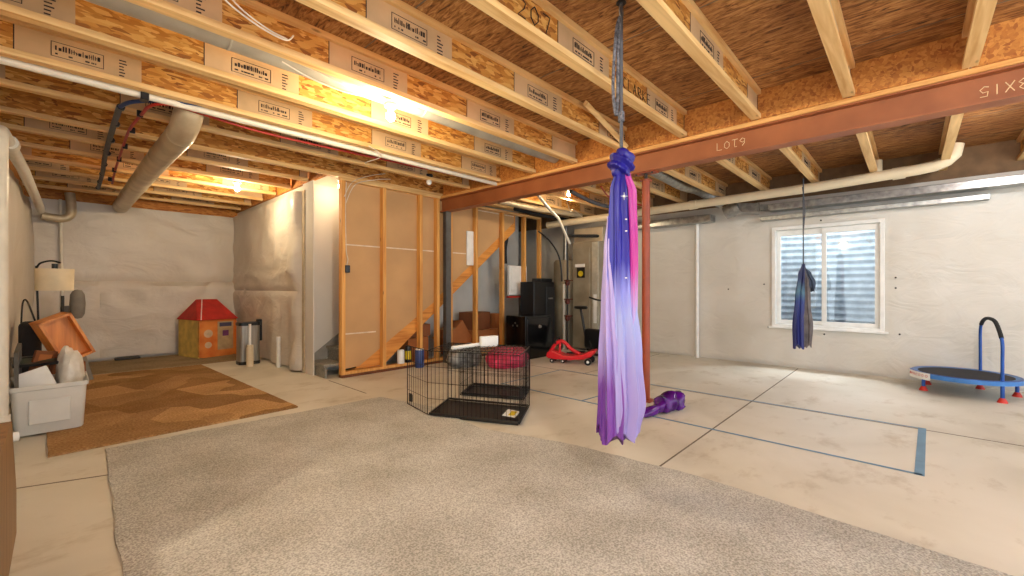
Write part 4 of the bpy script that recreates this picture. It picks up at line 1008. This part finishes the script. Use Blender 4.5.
# wooden piece behind
wdn = thing('wooden_crate', 'tilted orange wooden box stacked behind the tote', 'box', (.02,6.2,.2))
M_ = Matrix.Translation((.11,6.35,.50)) @ Matrix.Scale(1.15,4) @ Matrix.Rotation(.25,4,'Z') @ Matrix.Rotation(-.42,4,'Y')
WOODO = wood('orange_wood', (232,150,66), (204,118,42), .4, 2)
m = MB(); m.bb(-.11,.11,-.12,.12,0,.02,M_).bb(-.11,-.09,-.12,.12,0,.40,M_).bb(.09,.11,-.12,.12,0,.40,M_).bb(-.11,.11,-.12,.12,.38,.40,M_).bb(-.11,.11,.1,.12,0,.40,M_); m.build('carcass', WOODO, wdn)
MB().bb(-.09,.09,-.02,0,.02,.38,M_).build('divider', WOODO, wdn)
carton((.02,6.38,0),(.3,.26,.46),(.1,0),BOX2,'brown carton under the orange wooden box behind the tote')
tag(MB().bb(-.03,.03,-.1,.1,0,.85,Matrix.Translation((.27,7.9,.02)) @ Matrix.Rotation(-.22,4,'Y')).build('grey_board', mat('greyboard', (146,140,126), .7)), 'grey board leaning behind the orange wooden box', 'board')
tag(MB().rbox(-.1,.1,-.14,.14,0,.62,.04,3,Matrix.Translation((-.2,6.9,.32))).build('black_bag', mat('black_fabric', (34,33,36), .8), smooth=True), 'dark bag hanging against the left wall below the lamp', 'bag') if 0 else None
bb_ = thing('tote_bag', 'dark fabric tote bag with handles by the left wall', 'bag', (-.18,6.9,0))
MB().rbox(-.30,-.14,6.7,7.0,0,.86,.04,3).build('body', mat('black_fabric', (38,36,38), .85), bb_, smooth=True)
MB().tube(smoothpath([(-.28,6.75,.84),(-.27,6.76,1.06),(-.24,6.77,1.08),(-.18,6.78,.85)]),.008,6).build('handle', BLACK, bb_)
# floor lamp
fl = thing('floor_lamp', 'black floor lamp with cream drum shade in the rear left corner', 'floor lamp', (-.19,7.35,0))
MB().lathe([(0,0),(.13,0),(.13,.015),(.02,.03),(0,.03)], (-.17,7.35,0)).build('base', BLACK, fl, smooth=True)
MB().tube(smoothpath([(-.17,7.35,.02),(-.175,7.35,.8),(-.19,7.35,1.42),(-.185,7.35,1.46),(-.16,7.32,1.505),(-.10,7.25,1.53),(-.05,7.2,1.53),(-.0,7.15,1.51)]), .010, 8).build('pole', BLACK, fl, smooth=True)
MB().lathe([(.155,0),(.16,.25),(.156,.25),(.151,0)], (-.045,7.2,1.19), 36, cap=False).build('lamp_shade', mat('lamp_linen', (232,216,182), .9, var=.04), fl, smooth=True)
MB().cyl((-.045,7.2,1.40),(-.045,7.2,1.50),.026,seg=14).build('socket', BLACK, fl, smooth=True)
m = MB(); 
for a in (0, 2.1, 4.2): m.tube([(-.045,7.2,1.425),(-.045+.15*math.cos(a),7.2+.15*math.sin(a),1.425)], .003, 5)
m.build('spider', BLACK, fl)
# oval pad
op = thing('massage_pad', 'grey oval padded head on a dark stand beside the lamp', 'stand', (.22,8.4,0))
MB().lathe([(0,-.2),(.06,-.19),(.1,-.13),(.11,0),(.1,.13),(.06,.19),(0,.2)], (.16,8.3,1.0), 24, .72, .6).build('oval_head', mat('grey_pad', (128,122,112), .6), op, smooth=True)
MB().tube([(.05,8.35,0),(.05,8.35,.95)], .02, 10).tube([(.05,8.35,.86),(.15,8.3,.92)], .025, 10).build('stand', DARK, op, smooth=True)
MB().rbox(-.0,.10,8.3,8.4,.78,.98,.02,2).build('bracket', mat('grey_bracket', (100,96,88), .6), op)
MB().rbox(-.08,.2,8.25,8.45,0,.02,.004,1).build('base', DARK, op)
tag(MB().tube([(.02,7.9,.0),(.02,7.9,1.12)], .016, 10).build('thin_pole', DARK, smooth=True), 'thin dark pole standing behind the lamp shade', 'pole')
tag(MB().rbox(.62,.95,9.70,9.84,.0,.04,.015,2).build('black_strap', BLACK), 'small dark flat item lying at the foot of the rear wall', 'strap')
# leaning board bottom left
tag(MB().prism([(2.0,-.0),(3.25,.0),(3.25,.22),(2.95,.62),(2.0,.62)], 'x', -.19, -.15).build('wooden_board', wood('brown_board', (140,104,64), (110,78,46), .5, 2)), 'brown wooden board edge at the lower left corner', 'board')

# ------------------------------------------------------------------ light
sun = bpy.data.lights.new('sun', 'SUN'); sun.energy = 24; sun.angle = math.radians(55); sun.color = (.96,.98,1)
so = bpy.data.objects.new('sun', sun); COL.objects.link(so)
d = Vector((-.66,.10,-.74)); so.rotation_euler = d.to_track_quat('-Z','Y').to_euler()
W = bpy.data.worlds.new('world'); bpy.context.scene.world = W; W.use_nodes = True
bg = W.node_tree.nodes['Background']; bg.inputs[0].default_value = (.84,.93,1,1); bg.inputs[1].default_value = 2.4

# ------------------------------------------------------------------ camera
cam = bpy.data.cameras.new('camera'); co = bpy.data.objects.new('camera', cam); COL.objects.link(co)
cam.sensor_width = 36; cam.lens = 36*425/1024; cam.clip_start = .02
a = math.atan2(400, 425)
co.location = (0, 0, 1.22); co.rotation_euler = Vector((math.cos(a), math.sin(a), 0)).to_track_quat('-Z','Y').to_euler()
sc = bpy.context.scene; sc.camera = co
sc.view_settings.view_transform = 'Standard'; sc.view_settings.look = 'None'; sc.view_settings.gamma = 1
sc.view_settings.use_curve_mapping = False; sc.view_settings.exposure = 0.18
